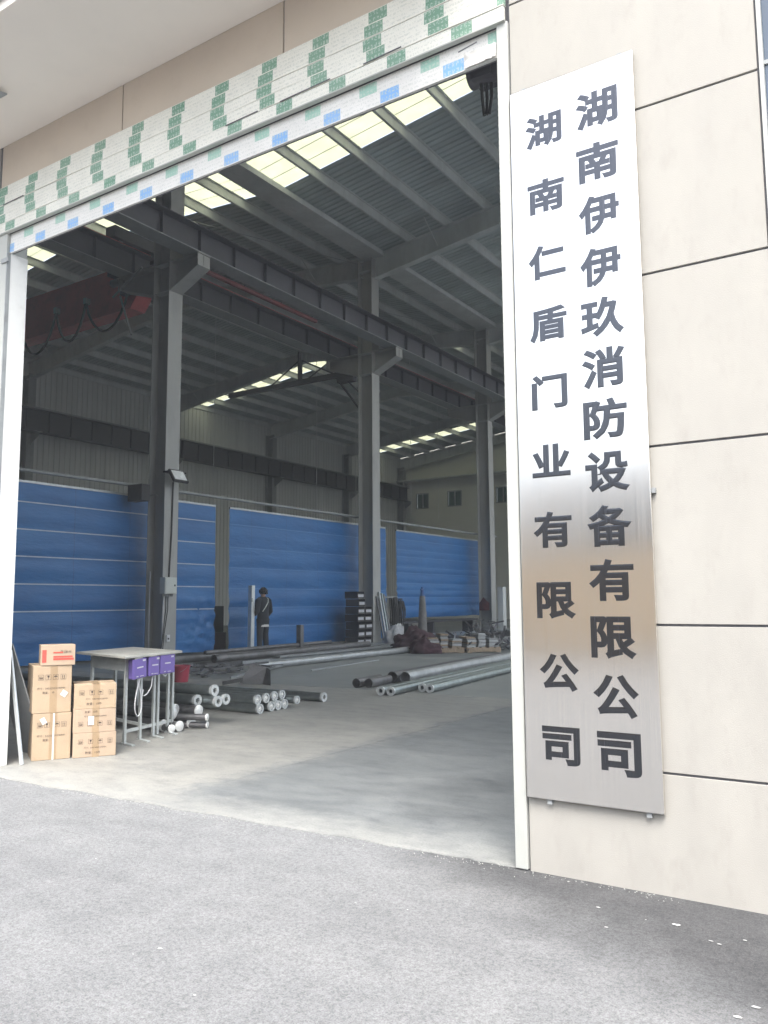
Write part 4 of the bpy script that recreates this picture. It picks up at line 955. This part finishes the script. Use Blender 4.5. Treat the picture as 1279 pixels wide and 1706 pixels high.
# ------------------------------------------------------------------ long sections lying beside the columns
sg_ = 'long steel sections stacked on the floor near the columns'
lay = [(-12.1, 13.2, 20.6, .05, 'pale flat channel at the near side of the long stack'), (-12.45, 12.2, 20.2, .06, 'second flat channel of the long stack'), (-12.85, 13.6, 21.0, .06, 'third flat channel of the long stack'),
       (-13.25, 12.6, 20.8, .07, 'fourth flat channel of the long stack'), (-13.65, 13.0, 21.4, .06, 'fifth flat channel of the long stack'), (-14.05, 12.4, 21.0, .06, 'farthest flat channel of the long stack')]
for x, y0, y1, h, lab in lay:
    rt = root('steel_channel', lab, 'steel section', (x, (y0+y1)/2, 0), sg_); w = .16
    b = MB(); b.prism([(x-w, .001), (x+w, .001), (x+w, h+.05), (x+w-.012, h+.05), (x+w-.012, .013), (x-w+.012, .013), (x-w+.012, h+.05), (x-w, h+.05)], 'y', y0, y1); b.build('channel', RAWLIGHT if lab[0] in 'pf' else RAWSTEEL, rt, smooth=False)
for x, y0, y1, lab in ((-12.25, 14.2, 20.0, 'upper strip lying across the near flat channels'), (-13.05, 14.8, 20.4, 'upper strip lying across the middle flat channels')):
    rt = root('steel_strip', lab, 'steel section', (x, (y0+y1)/2, 0), sg_)
    b = MB(); b.box(x-.2, x+.2, y0, y1, .122, .15); b.build('strip', RAWLIGHT, rt, smooth=False)
tube('long bright pipe along the front of the long stack', (-11.22, 12.5, .082), (-11.45, 19.6, .082), .08, 0, 'open', sg_, RAWLIGHT, 'steel_pipe')
tube('dark open pipe ending by the red bucket', (-12.75, 11.55, .2), (-13.2, 18.0, .2), .085, 0, 'open', sg_, RAWSTEEL, 'steel_pipe')
tube('dark open pipe right of the one by the bucket', (-12.2, 12.3, .21), (-12.6, 18.5, .21), .08, 0, 'open', sg_, RAWSTEEL, 'steel_pipe')
tube('small dark pipe end on top of the long stack', (-12.35, 12.2, .33), (-12.75, 17.0, .33), .045, 0, 'open', sg_, RAWSTEEL, 'steel_pipe')
tube('short pipe stub beside the dark upright post', (-12.55, 15.9, .2), (-12.7, 17.4, .2), .085, 0, 'open', sg_, RAWSTEEL, 'steel_pipe')
# loose bars and offcuts at the near end of the stack
for k, (p0, p1, rr, lab) in enumerate((((-10.4, 10.9, .02), (-11.6, 14.4, .05), .028, 'thin pale bar lying diagonally in front of the long stack'), ((-11.7, 10.6, .03), (-11.0, 12.6, .16), .025, 'thin bar sticking out towards the bucket'), ((-11.0, 10.8, .02), (-11.9, 12.0, .03), .03, 'short offcut bar on the floor near the bucket'), ((-10.15, 12.9, .015), (-10.55, 15.9, .015), .018, 'pale rod lying on the bare floor'))):
    rt = root('steel_bar', lab, 'steel bar', Vector(p0), 'loose bars by the long stack'); b = MB(); b.path([p0, p1], rr, 4); b.build('bar', RAWLIGHT if 'pale' in lab else RAWSTEEL, rt, smooth=False)
cl = MB(); random.seed(11)
for k in range(46):
    x, y = random.uniform(-12.4, -10.7), random.uniform(10.7, 12.6); a_ = random.uniform(0, 3.14); L = random.uniform(.12, .5); zz = random.uniform(.01, .09)
    cl.frame_box((x, y, zz), (math.cos(a_)*L, math.sin(a_)*L, random.uniform(-.01, .05)), (-math.sin(a_)*.05, math.cos(a_)*.05, 0), (0, 0, random.uniform(.008, .03)))
tag(cl.build('metal_offcuts', RAWSTEEL, smooth=False), 'litter of dark metal offcuts on the floor beside the red bucket', 'offcuts', kind='stuff')
ms = root('bent_metal_offcut', 'bent dark metal offcut standing on the floor behind the ring ended tubes', 'metal offcut', (-9.35, 10.3, 0))
b = MB(); b.add([(-9.55, 10.2, 0), (-9.25, 10.45, 0), (-9.2, 10.5, .27), (-9.42, 10.35, .33)], [(0, 1, 2, 3)]); b.add([(-9.25, 10.45, 0), (-8.98, 10.35, 0), (-9.05, 10.42, .24), (-9.2, 10.5, .27)], [(0, 1, 2, 3)]); b.frame_box((-9.72, 10.0, .001), (.3, .14, .06), (0, .02, 0), (0, 0, .06))
b.build('sheet_piece', RAWSTEEL, ms, smooth=False)
bu = root('red_bucket', 'red plastic bucket on the floor behind the purple boxes', 'bucket', (-10.75, 10.05, 0))
b = MB(); b.cyl((-10.75, 10.05, .001), (-10.75, 10.05, .28), .125, .155, 24, True, False); b.cyl((-10.75, 10.05, .28), (-10.75, 10.05, .02), .147, .118, 24, False, True); b.ring((-10.75, 10.05, .265), (-10.75, 10.05, .282), .165, .147, 24); b.build('pail', BUCKET, bu)
b = MB(); b.path([(-10.75+.16*math.cos(t), 10.05-.13*abs(math.sin(t)), .265-.11*math.sin(t)) for t in [k/10*math.pi for k in range(11)]], .004, 5); b.build('handle', STEELDK, bu)
pt = root('upright_post', 'dark square steel post standing among the long sections', 'post', (-12.62, 15.6, 0))
b = MB(); b.box(-12.685, -12.555, 15.54, 15.66, .02, .80); b.build('post', RAWSTEEL, pt, smooth=False)
b = MB(); b.box(-12.75, -12.49, 15.48, 15.72, .155, .17); b.build('collar', RAWSTEEL, pt, smooth=False)
b = MB(); b.box(-12.72, -12.52, 15.5, 15.7, .001, .02); b.build('foot', RAWSTEEL, pt, smooth=False)
tp = root('upright_tube', 'tall bright steel tube standing left of the person', 'tube', (-15.1, 16.6, 0))
b = MB(); b.frame_box((-15.17, 16.52, .001), (.13, 0, 0), (0, .13, 0), (-.0, .02, 1.80)); b.build('tube_wall', GALVEND, tp, bevel=.01, smooth=False)
b = MB(); b.frame_box((-15.039, 16.535, 1.36), (.002, 0, 0), (0, .03, 0), (0, .001, .10)); b.build('slot', BORE, tp, smooth=False)

# ------------------------------------------------------------------ person
per = root('person', 'person in dark jacket and trousers with shoulder strap, facing the blue curtain', 'person', (-15.03, 16.98, 0), rz=R(90))
HB = {}
def skin_chain(verts, edges, rad, name, m, parent, levels=2):
    me = bpy.data.meshes.new(name); me.from_pydata(verts, edges, []); me.update()
    o = bpy.data.objects.new(name, me); COL.objects.link(o)
    md = o.modifiers.new('skin', 'SKIN'); md.use_smooth_shade = True
    for i, q in enumerate(rad): me.skin_vertices[0].data[i].radius = (q, q) if not isinstance(q, tuple) else q
    me.skin_vertices[0].data[0].use_root = True
    sb = o.modifiers.new('sub', 'SUBSURF'); sb.levels = levels; sb.render_levels = levels
    dg = bpy.context.evaluated_depsgraph_get(); nm = bpy.data.meshes.new_from_object(o.evaluated_get(dg))
    bpy.data.objects.remove(o); bpy.data.meshes.remove(me)
    for k in (m if isinstance(m, list) else [m]): nm.materials.append(k)
    no = bpy.data.objects.new(name, nm); COL.objects.link(no); no.parent = parent; nm.shade_smooth(); return no
V = []; Ed = []; Rd = []
def jv(p, r_, prev=None):
    V.append(p); Rd.append(r_); i = len(V)-1
    if prev is not None: Ed.append((prev, i))
    return i
pel = jv((0, 0, .94), (.15, .11)); sp = jv((0, 0, 1.12), (.14, .10), pel); ch = jv((0, -.01, 1.32), (.165, .11), sp); nb = jv((0, -.01, 1.45), .07, ch)
nk = jv((0, .0, 1.52), .055, nb); hd1 = jv((0, .015, 1.60), .078, nk); hd2 = jv((0, .01, 1.68), .075, hd1); nose = jv((0, .10, 1.595), .014, hd1)
for sx in (-1, 1):
    jv((sx*.085, .005, 1.60), .016, hd1)
    hp = jv((sx*.095, 0, .90), .095, pel); kn = jv((sx*.115, .015, .49), .062, hp); an = jv((sx*.13, -.01, .10), .045, kn); toe = jv((sx*.14, .13, .045), .04, an)
    sh = jv((sx*.19, -.01, 1.39), .065, ch); el = jv((sx*.27, -.03, 1.10), .048, sh)
    wr = jv((sx*.245, .13, .90) if sx > 0 else (sx*.20, .20, 1.02), .033, el)
    q = V[wr]; pm = jv((q[0]-sx*.012, q[1]+.05, q[2]-.05), (.036, .02), wr); q = V[pm]
    for k in range(4):
        f1 = jv((q[0]+(k-1.5)*.009-sx*.004, q[1]+.028, q[2]-.042+.003*abs(k-1.5)), .009, pm); jv((V[f1][0]-sx*.012, V[f1][1]+.008, V[f1][2]-.036+.004*abs(k-1)), .0075, f1)
    t1 = jv((q[0]-sx*.04, q[1]+.01, q[2]-.005), .0105, pm); jv((V[t1][0]-sx*.008, V[t1][1]+.02, V[t1][2]-.03), .009, t1)
body = skin_chain(V, Ed, Rd, 'body', [SKIN, TROUSER], per)
for p in body.data.polygons:
    if p.center.z < .93 and abs(p.center.x) < .21 and p.center.y < .14: p.material_index = 1
# jacket: body of the garment plus sleeves
b = MB(); n = 22; prof = [(.745, .195, .135), (.80, .198, .14), (.95, .185, .135), (1.10, .182, .13), (1.25, .2, .135), (1.36, .215, .13), (1.425, .19, .11), (1.475, .12, .09), (1.50, .085, .08)]
vs = []
for zz, rx, ry in prof:
    for k in range(n):
        t = 2*math.pi*k/n; w_ = 1+.05*mnoise.noise(Vector((math.cos(t)*2, math.sin(t)*2, zz*5)))
        vs.append((rx*math.cos(t)*w_, ry*math.sin(t)*w_-.005, zz+.006*math.sin(3*t)))
b.add(vs, [(j*n+k, j*n+(k+1) % n, (j+1)*n+(k+1) % n, (j+1)*n+k) for j in range(len(prof)-1) for k in range(n)])
for sx, wq in ((-1, (-.20, .20, 1.02)), (1, (.245, .13, .90))):
    b.path([(sx*.14, -.01, 1.41), (sx*.205, -.01, 1.385), (sx*.245, -.025, 1.24), (sx*.275, -.03, 1.10), (sx*.27, .03, 1.04), tuple(Vector(wq)*.95+Vector((sx*.275, -.03, 1.1))*.05)], [.085, .085, .076, .066, .058, .046], 14)
jk = b.build('jacket', JACKET, None); jk.parent = per
b = MB(); vs = []
for zz, sc in ((.690, 1.0), (.752, 1.0)):
    for k in range(n): t = 2*math.pi*k/n; vs.append((.193*math.cos(t), .136*math.sin(t)-.005, zz))
b.add(vs, [(k, (k+1) % n, n+(k+1) % n, n+k) for k in range(n)]); o = b.build('shirt_hem', PAPER, None); o.parent = per
b = MB(); b.path([(.09, .02, 1.505), (.10, -.09, 1.45), (.04, -.142, 1.34), (-.06, -.146, 1.22), (-.15, -.12, 1.10)], .014, 6); o = b.build('shoulder_strap', GREYBOX, None); o.parent = per
b = MB()
def hairf(s, t):
    th, ph = 2*math.pi*s, math.pi*.66*t; rr = .112+.03*mnoise.noise(Vector((math.cos(th)*4, math.sin(th)*4, t*6)))+.012*mnoise.noise(Vector((math.cos(th)*11, math.sin(th)*11, t*15)))
    back = .25*max(0, -math.sin(th))
    return (rr*math.sin(ph)*math.cos(th)*.95, rr*math.sin(ph)*math.sin(th)*1.05-.012, 1.635+rr*math.cos(ph*(1+back*.4)))
b.grid(hairf, 36, 20); o = b.build('hair', HAIR, None); o.parent = per
for sx in (-1, 1):
    b = MB(); x = sx*.138; b.cyl((x, -.06, .035), (x, .14, .032), .048, .04, 12); b.box(x-.045, x+.045, -.09, .17, 0, .022); o = b.build('shoe', BLACK, None); o.parent = per
    b = MB(); b.path([(sx*.095, -.0, .90), (sx*.105, 0, .70), (sx*.115, .01, .49), (sx*.125, -.005, .28), (sx*.13, -.012, .07)], [.118, .1, .085, .078, .074], 14); o = b.build('trouser_leg', TROUSER, None); o.parent = per

# ------------------------------------------------------------------ clutter by the second column
bg_ = 'black bins stacked against the second column'
first = None; rown = ['bottom', 'second', 'third', 'fourth', 'fifth', 'sixth', 'top']
for col in range(2):
    for k in range(7 if col == 0 else 5):
        y = 22.15+.44*col; x = -15.0+.18*0; z0 = .24*k+.001
        lab = '%s black bin with white label in the %s bin stack by the second column' % (rown[k], 'taller left' if col == 0 else 'shorter right')
        X0 = -14.9+.02*((k*7) % 3-1); Y0 = 21.50+.41*col
        if first is None:
            first = root('storage_bin', lab, 'bin', (X0, Y0, z0), bg_)
            b = MB(); b.box(X0-.5, X0, Y0-.19, Y0+.19, z0, z0+.012); b.box(X0-.5, X0-.488, Y0-.19, Y0+.19, z0+.012, z0+.225); b.box(X0-.012, X0, Y0-.19, Y0+.19, z0+.012, z0+.16); b.box(X0-.488, X0-.012, Y0-.19, Y0-.178, z0+.012, z0+.225); b.box(X0-.488, X0-.012, Y0+.178, Y0+.19, z0+.012, z0+.225); b.build('bin', BLACK, first, smooth=False)
            b = MB(); b.box(X0+.001, X0+.004, Y0-.16, Y0+.13, z0+.05, z0+.135); b.build('paper_label', SACK, first, smooth=False)
            b = MB(); b.box(X0-.46, X0-.05, Y0-.16, Y0+.16, z0+.012, z0+.15); b.build('contents', RAWSTEEL, first, smooth=False)
        else: copy_thing(first, Vector((X0, Y0, z0)), lab)
bgp = 'steel bars leaning upright on the second column'
for k, (dx, dy, h, m) in enumerate(((-14.65, 22.55, 1.66, RAWLIGHT), (-14.62, 22.66, 1.62, GALV), (-14.68, 22.45, 1.5, RAWSTEEL), (-14.6, 22.75, 1.58, RAWSTEEL))):
    lab = ['brightest flat bar leaning upright on the second column', 'galvanised bar leaning upright on the second column', 'short dark bar leaning upright on the second column', 'rightmost dark bar leaning upright on the second column'][k]
    rt = root('steel_bar', lab, 'steel bar', (dx, dy, 0), bgp); b = MB(); b.frame_box((dx, dy-.04, .001), (.04, 0, 0), (0, .08, 0), (-.30, 0, h)); b.build('bar', m, rt, smooth=False)
hk = root('cable_bundle', 'dark bundle of cables and hoses hung right of the second column', 'cable', (-14.8, 23.3, .7))
b = MB(); random.seed(5)
for k in range(26):
    y = 22.98+.55*random.random(); x = -14.85+.25*random.random(); zt = 1.25+.25*random.random(); zb = .45+.4*random.random()
    b.path([(x, y, zt), (x+.03, y+.05*random.random(), (zt+zb)/2), (x+.02, y+.04, zb), (x+.05, y+.10, zb+.02), (x+.04, y+.12, (zt+zb)/2), (x, y+.08, zt)], .018, 5)
b.build('hoses', RUBBER, hk)['kind'] = 'stuff'
b = MB(); b.box(-14.97, -14.9, 22.4, 23.65, 1.46, 1.52); b.box(-14.97, -14.9, 23.58, 23.64, .0, 1.46); b.build('hanger_frame', STEELDK, hk, smooth=False)
def lump(name, label, cat, c, rx, ry, h, m, seed, group=None, amp=.3):
    b = MB(); c = Vector(c)
    def fn(s, t):
        th, ph = 2*math.pi*s, math.pi/2*t
        q = Vector((math.cos(th)*math.cos(ph), math.sin(th)*math.cos(ph), math.sin(ph)))
        w_ = 1+amp*mnoise.noise(q*2.3+Vector((seed, 0, 0)))+amp*.5*mnoise.noise(q*6+Vector((0, seed, 0)))
        return (c.x+q.x*rx*w_, c.y+q.y*ry*w_, c.z+q.z*h*w_ if t > 0 else c.z)
    b.grid(fn, 44, 18); o = b.build(name, m, None, origin=c, smooth=False); o.data.shade_smooth(); return tag(o, label, cat, group)
lump('woven_sack', 'white woven sack slumped between the second column and the dark post', 'sack', (-12.95, 20.55, 0.001), .42, .5, .62, SACK, 3)
bpst = root('upright_post', 'short black post in front of the white sack', 'post', (-12.75, 20.75-.4, 0))
b = MB(); b.box(-12.42, -12.26, 20.03, 20.2, .012, .72); b.build('post', BLACK, bpst, smooth=False)
b = MB(); b.box(-12.48, -12.2, 19.97, 20.26, .001, .012); b.build('foot', BLACK, bpst, smooth=False)
lump('cloth_heap', 'large dark maroon heap of cloth sacks behind the pallets', 'sacks', (-11.55, 19.25, .001), .72, .62, .56, MAROON, 9, amp=.35)
lump('cloth_heap', 'low dark maroon heap beside the pallets', 'sacks', (-10.95, 18.75, .001), .45, .42, .42, MAROON, 14, amp=.3)
gp = root('wrapped_pole', 'tall tapering grey wrapped pole with blue top behind the maroon heap', 'pole', (-12.2, 20.7, 0))
b = MB(); 
pts = [(-12.2, 20.7, .001), (-12.2, 20.7, .5), (-12.19, 20.7, 1.0), (-12.2, 20.71, 1.5)]; b.path(pts, [.15, .14, .12, .08], 14); b.build('wrapping', CONE, gp)
b = MB(); b.cyl((-12.2, 20.71, 1.5), (-12.2, 20.71, 1.66), .06, .05, 12); b.cyl((-12.2, 20.71, 1.66), (-12.2, 20.71, 1.76), .025, n=8); b.path([(-12.2, 20.62, 1.68), (-12.2, 20.8, 1.70)], .02, 6); b.build('valve', BLUEPAINT, gp)
# pallets with stacked parts
plg = 'wooden pallets with stacked parts'
def pallet(lab, x, y, rz):
    rt = root('pallet', lab, 'pallet', (x, y, 0), plg); o = Vector((x, y, 0)); ex = Vector((math.cos(rz), math.sin(rz), 0)); ey = Vector((-math.sin(rz), math.cos(rz), 0))
    for k in range(5): b = MB(); b.frame_box(o+ex*(.2*k)+UP*.12, ex*.14, ey*.9, UP*.02); b.build('deck_board', WOOD, rt, smooth=False)
    for k in range(3): b = MB(); b.frame_box(o+ey*(.41*k)+UP*.022, ex*.94, ey*.08, UP*.098); b.build('stringer', WOOD, rt, smooth=False)
    for k in range(2): b = MB(); b.frame_box(o+ex*(.8*k)+UP*.001, ex*.14, ey*.9, UP*.021); b.build('bottom_board', WOOD, rt, smooth=False)
    return o, ex, ey
PX = pallet('wooden pallet stacked with grey brackets in front of the scrap heap', -10.75, 18.55, R(42))
PX2 = pallet('wooden pallet at the right end of the stacked parts', -10.0, 19.25, R(48))
random.seed(21); cnt = 0
nm = ['leftmost', 'second', 'third', 'fourth', 'fifth', 'rightmost']
for (o, ex, ey) in (PX, PX2):
    for k in range(3):
        rt = root('part_stack', '%s stack of flat grey metal parts on the pallets' % nm[cnt], 'metal parts', o+ex*(.02+.31*k)+UP*.141, 'stacks of flat metal parts'); cnt += 1
        nl = random.randint(5, 8); zz = .141
        for q in range(nl):
            h = .045; b = MB(); j = random.uniform(-.015, .015); w_ = .25 if k != 1 else .2
            b.frame_box(o+ex*(.02+.31*k+j)+ey*(.05+random.uniform(-.02, .02))+UP*zz, ex*w_, ey*.6, UP*(h-.006)); b.build('metal_part', (RAWLIGHT, STEELDK, WOOD)[(q+k) % 3] if cnt < 5 else (STEELDK, RAWLIGHT)[q % 2], rt, smooth=False); zz += h
sc_ = MB(); random.seed(4)
for k in range(240):
    a_ = random.uniform(0, 6.28); rr = random.random()**.6*1.25; x, y = -10.35+rr*math.cos(a_)*.75, 20.75+rr*math.sin(a_)*1.15; hz = max(0, (1.0-rr*.75))*random.random()*.95
    d = Vector((random.gauss(0, 1), random.gauss(0, 1), random.gauss(0, .6))).normalized()*random.uniform(.12, .45); s_ = d.orthogonal().normalized()*random.uniform(.02, .07)
    p = Vector((x, y, hz+.02)); p.z = max(.01, p.z)
    if p.z+d.z < .01: d.z = abs(d.z)
    sc_.cur = random.choice((0, 0, 1, 2)); sc_.frame_box(p, d, s_, d.cross(s_).normalized()*random.uniform(.006, .03)+UP*.004)
tag(sc_.build('scrap_heap', [RAWSTEEL, BEAMDK, RAWLIGHT], smooth=False), 'heap of dark scrap metal behind the pallets', 'scrap metal', kind='stuff')
# far items near the third column
for k, (x0, x1, y0, y1, z0, z1, lab) in enumerate(((-15.6, -13.6, 26.0, 29.4, .001, .16, 'low stack of steel sheets in front of the raised curtain'), (-13.9, -12.0, 28.0, 31.5, .001, .28, 'stack of grey sheets right of the scrap heap'), (-12.4, -10.2, 25.4, 28.2, .001, .10, 'thin stack of sheets on the open floor at the right'))):
    rt = root('sheet_stack', lab, 'metal sheets', ((x0+x1)/2, (y0+y1)/2, 0), 'stacks of sheet metal'); nl = max(2, int((z1-z0)/.05)); 
    for q in range(nl):
        b = MB(); j = random.uniform(-.05, .05); b.box(x0+j, x1+j, y0+j*2, y1+j*2, z0+q*(z1-z0)/nl, z0+(q+1)*(z1-z0)/nl-.006); b.build('sheet', RAWLIGHT if q == nl-1 else RAWSTEEL, rt, smooth=False)
bn = root('long_bench', 'long dark bench under the hem of the raised curtain', 'bench', (-16.2, 28.5, 0))
b = MB(); b.box(-16.9, -16.3, 25.2, 32.4, .52, .6); b.build('bench_top', BEAMDK, bn, smooth=False)
for y in (25.4, 28.6, 32.0): b = MB(); b.box(-16.85, -16.35, y, y+.08, .001, .52); b.build('leg', BEAMDK, bn, smooth=False)
rj = root('red_jacket', 'red jacket hung on the third column', 'jacket', (-15.29, 31.0, .8))
b = MB()
def jf(s, t):
    x = -15.52+.46*s; z_ = .95+.55*t; return (x, 31.03-.06*math.sin(s*math.pi)+.03*mnoise.noise(Vector((x*6, z_*4, 0))), z_-.25*abs(2*s-1)*t)
b.grid(jf, 12, 12); b.build('cloth', mat('red_cloth', (.12, .03, .035), .85), rj)
b = MB(); b.path([(-15.29, 31.31, 1.49), (-15.29, 30.96, 1.5)], .01, 5); b.build('peg', STEELDK, rj)
wpst = root('upright_post', 'pale slim post standing right of the third column', 'post', (-14.2, 30.0, 0))
b = MB(); b.box(-14.33, -14.1, 30.3, 30.6, .02, 1.9); b.build('post', STEEL, wpst, smooth=False)
b = MB(); b.box(-14.40, -14.03, 30.22, 30.68, .001, .02); b.build('foot', STEELDK, wpst, smooth=False)
dbar = root('leaning_bar', 'pale bar leaning diagonally at the far right by the jamb', 'metal bar', (-13.5, 30.0, 0))
b = MB(); b.path([(-13.55, 30.2, .05), (-13.6, 31.5, 1.6)], .05, 4); b.build('bar', RAWLIGHT, dbar, smooth=False)
gc = root('green_cabinet', 'dark cabinet with maroon base in the gap between the curtains', 'cabinet', (-17.2, 17, 0))
b = MB(); b.box(-17.6, -16.9, 16.3, 17.4, .5, 1.25); b.build('upper_case', mat('green_dark', (.015, .03, .025), .4), gc, smooth=False)
b = MB(); b.box(-17.65, -16.85, 16.25, 17.45, .001, .5); b.build('base', MAROON, gc, smooth=False)

# thin cords hanging from the roof
for k, (x, y, z0, z1) in enumerate(((-22, 19.0, 6.2, 12.9), (-24, 24, 4.6, 13.2), (-21, 27, 4.4, 12.9), (-26, 37, 5.5, 13.2), (-20, 33, 5.5, 12.8), (-23, 41, 6.0, 13.2))):
    b = MB(); b.path([(x, y, z0), (x+.01, y, (z0+z1)/2), (x, y, z1+.4)], .01, 4)
    b.build('pull_cord', WHITEPL, roof)

# roller door drive and hoist chain at the right jamb
dm = root('door_motor', 'dark chain hoist hanging at the top right corner of the doorway', 'hoist', (-2.13, 4.5, 4.45))
b = MB(); b.box(-2.2, -2.06, 4.42, 4.58, 4.66, 4.80); b.cyl((-2.24, 4.5, 4.72), (-2.02, 4.5, 4.72), .07, n=16); b.box(-2.4, -1.86, 4.46, 4.54, 4.80, 4.86); b.build('housing', BEAMDK, dm)
b = MB()
for dx in (-.03, 0., .03): b.path([(-2.13+dx, 4.5+dx*.4, 4.66), (-2.125+dx*1.1, 4.5, 4.55), (-2.13+dx*.6, 4.5, 4.44)], .011, 6)
b.build('chain_fall', RUBBER, dm)
b = MB(); b.box(-1.86, -1.80, 4.18, 4.54, 4.80, 4.86); b.build('wall_arm', STEELDK, dm, smooth=False)
chn = root('pull_chain', 'steel pull chain hanging beside the right door jamb', 'chain', (-1.86, 4.26, 1.0))
b = MB(); zz = 4.75; k = 0
while zz > 1.0:
    x = -1.865+.008*math.sin(zz*1.7); ax = Vector((1, 0, 0)) if k % 2 else Vector((0, 1, 0)); pts = []
    for q in range(9): t = 2*math.pi*q/8; pts.append(Vector((x, 4.26, zz))+ax*.011*math.cos(t)+UP*.02*math.sin(t))
    b.path(pts, .0035, 4); zz -= .033; k += 1
b.build('chain_links', GALV, chn)
b = MB(); b.box(-1.9, -1.78, 4.19, 4.30, 4.76, 4.80); b.build('chain_hook', STEELDK, chn, smooth=False)

# ------------------------------------------------------------------ yard details
sp_ = MB(); random.seed(3)
spots = [(-.949, 3.669, .016), (-.792, 3.574, .009), (-.679, 3.652, .008), (-.758, 3.56, .009), (-1.289, 3.688, .010), (-.552, 3.093, .014), (-.59, 2.99, .013), (-1.189, 3.489, .008), (-2.6, 2.35, .012), (-2.2, 2.15, .007)]
for k in range(16): spots.append((random.uniform(-4.5, .3), random.uniform(1.4, 3.85), random.uniform(.003, .006)))
for x, y, q in spots:
    n = 9; q *= .72; n = 11; vs = [(x+q*1.5*math.cos(t)*random.uniform(.7, 1.2), y+q*math.sin(t)*random.uniform(.6, 1.25), -.001) for t in [2*math.pi*i/n for i in range(n)]]; sp_.add(vs, [tuple(range(n))])
tag(sp_.build('white_spots', DUSTLINE, smooth=False), 'small white paint spots scattered on the dark asphalt', 'paint spots', kind='stuff')
gv = MB(); random.seed(8)
for k in range(420):
    x = random.uniform(-7.2, -1.0); t = max(0, min(1, (x+7.2)/5.2)); y = 3.83+.17*t-abs(random.gauss(0, .05)); 
    if x > -1.76: y = 3.985-abs(random.gauss(0, .03))
    q = random.uniform(.0015, .0042); c = Vector((x, y, -.0045)); 
    d = [Vector((random.uniform(.7, 1.3)*q*math.cos(t_), random.uniform(.7, 1.3)*q*math.sin(t_), 0)) for t_ in (0, 1.57, 3.14, 4.71)]
    gv.add([c+w for w in d]+[c+UP*q*1.2], [(0, 1, 4), (1, 2, 4), (2, 3, 4), (3, 0, 4)])
tag(gv.build('loose_grit', FLOORPALE, smooth=False), 'loose pale grit along the broken concrete edge of the doorway', 'grit', kind='stuff')

# ------------------------------------------------------------------ across the yard (seen only as reflections in the steel sign)
yw = root('yard_wall', 'low ochre rendered wall across the yard opposite the workshop', 'wall', (-10, -11, 0))
b = MB(); b.box(-40, 14, -11.3, -11.0, -.02, 2.6); b.build('wall_face', TAN, yw, smooth=False)
b = MB(); b.box(-40, 14, -11.36, -10.94, 2.6, 2.95); b.build('coping', CREAM, yw, smooth=False)
ob = root('opposite_workshop', 'long grey workshop building across the yard', 'building', (-15, -24, 0))
b = MB(); b.box(-50, 16, -34, -22, -.02, 5.4); b.build('wall', GREYBLD, ob, smooth=False)
b = MB(); b.box(-50.2, 16.2, -34.2, -21.8, 5.4, 7.0); b.build('roof_band', GREYBLD, ob, smooth=False)
b = MB(); b.prism([(-34.4, 7.0), (-21.7, 7.0), (-28, 8.0)], 'x', -50.3, 16.3); b.build('roof', STEELDK, ob, smooth=False)
for k in range(9):
    b = MB(); x = -46+7*k; b.box(x, x+3.2, -22.0, -21.96, 3.4, 5.0); w = b.build('window', FRAME, ob, smooth=False)
    b = MB(); b.box(x+.08, x+3.12, -21.96, -21.95, 3.48, 4.92); b.build('pane', DARKGLASS, w, smooth=False)

# ------------------------------------------------------------------ haze volume over the whole scene, added to imitate a lens veil
hz = MB(); hz.box(-125, 125, -125, 125, -1.0, 15.4)
me = bpy.data.meshes.new('haze'); me.from_pydata([tuple(p) for p in hz.v], [], hz.f)
h = bpy.data.objects.new('haze', me); COL.objects.link(h); h['kind'] = 'stuff'
hm = bpy.data.materials.new('veil_haze'); hm.use_nodes = True; t = hm.node_tree; t.nodes.remove(t.nodes['Principled BSDF'])
v = t.nodes.new('ShaderNodeVolumePrincipled'); v.inputs['Color'].default_value = (.90, .95, 1, 1); v.inputs['Density'].default_value = .0044; v.inputs['Anisotropy'].default_value = .2
t.links.new(v.outputs[0], t.nodes['Material Output'].inputs['Volume']); me.materials.append(hm)
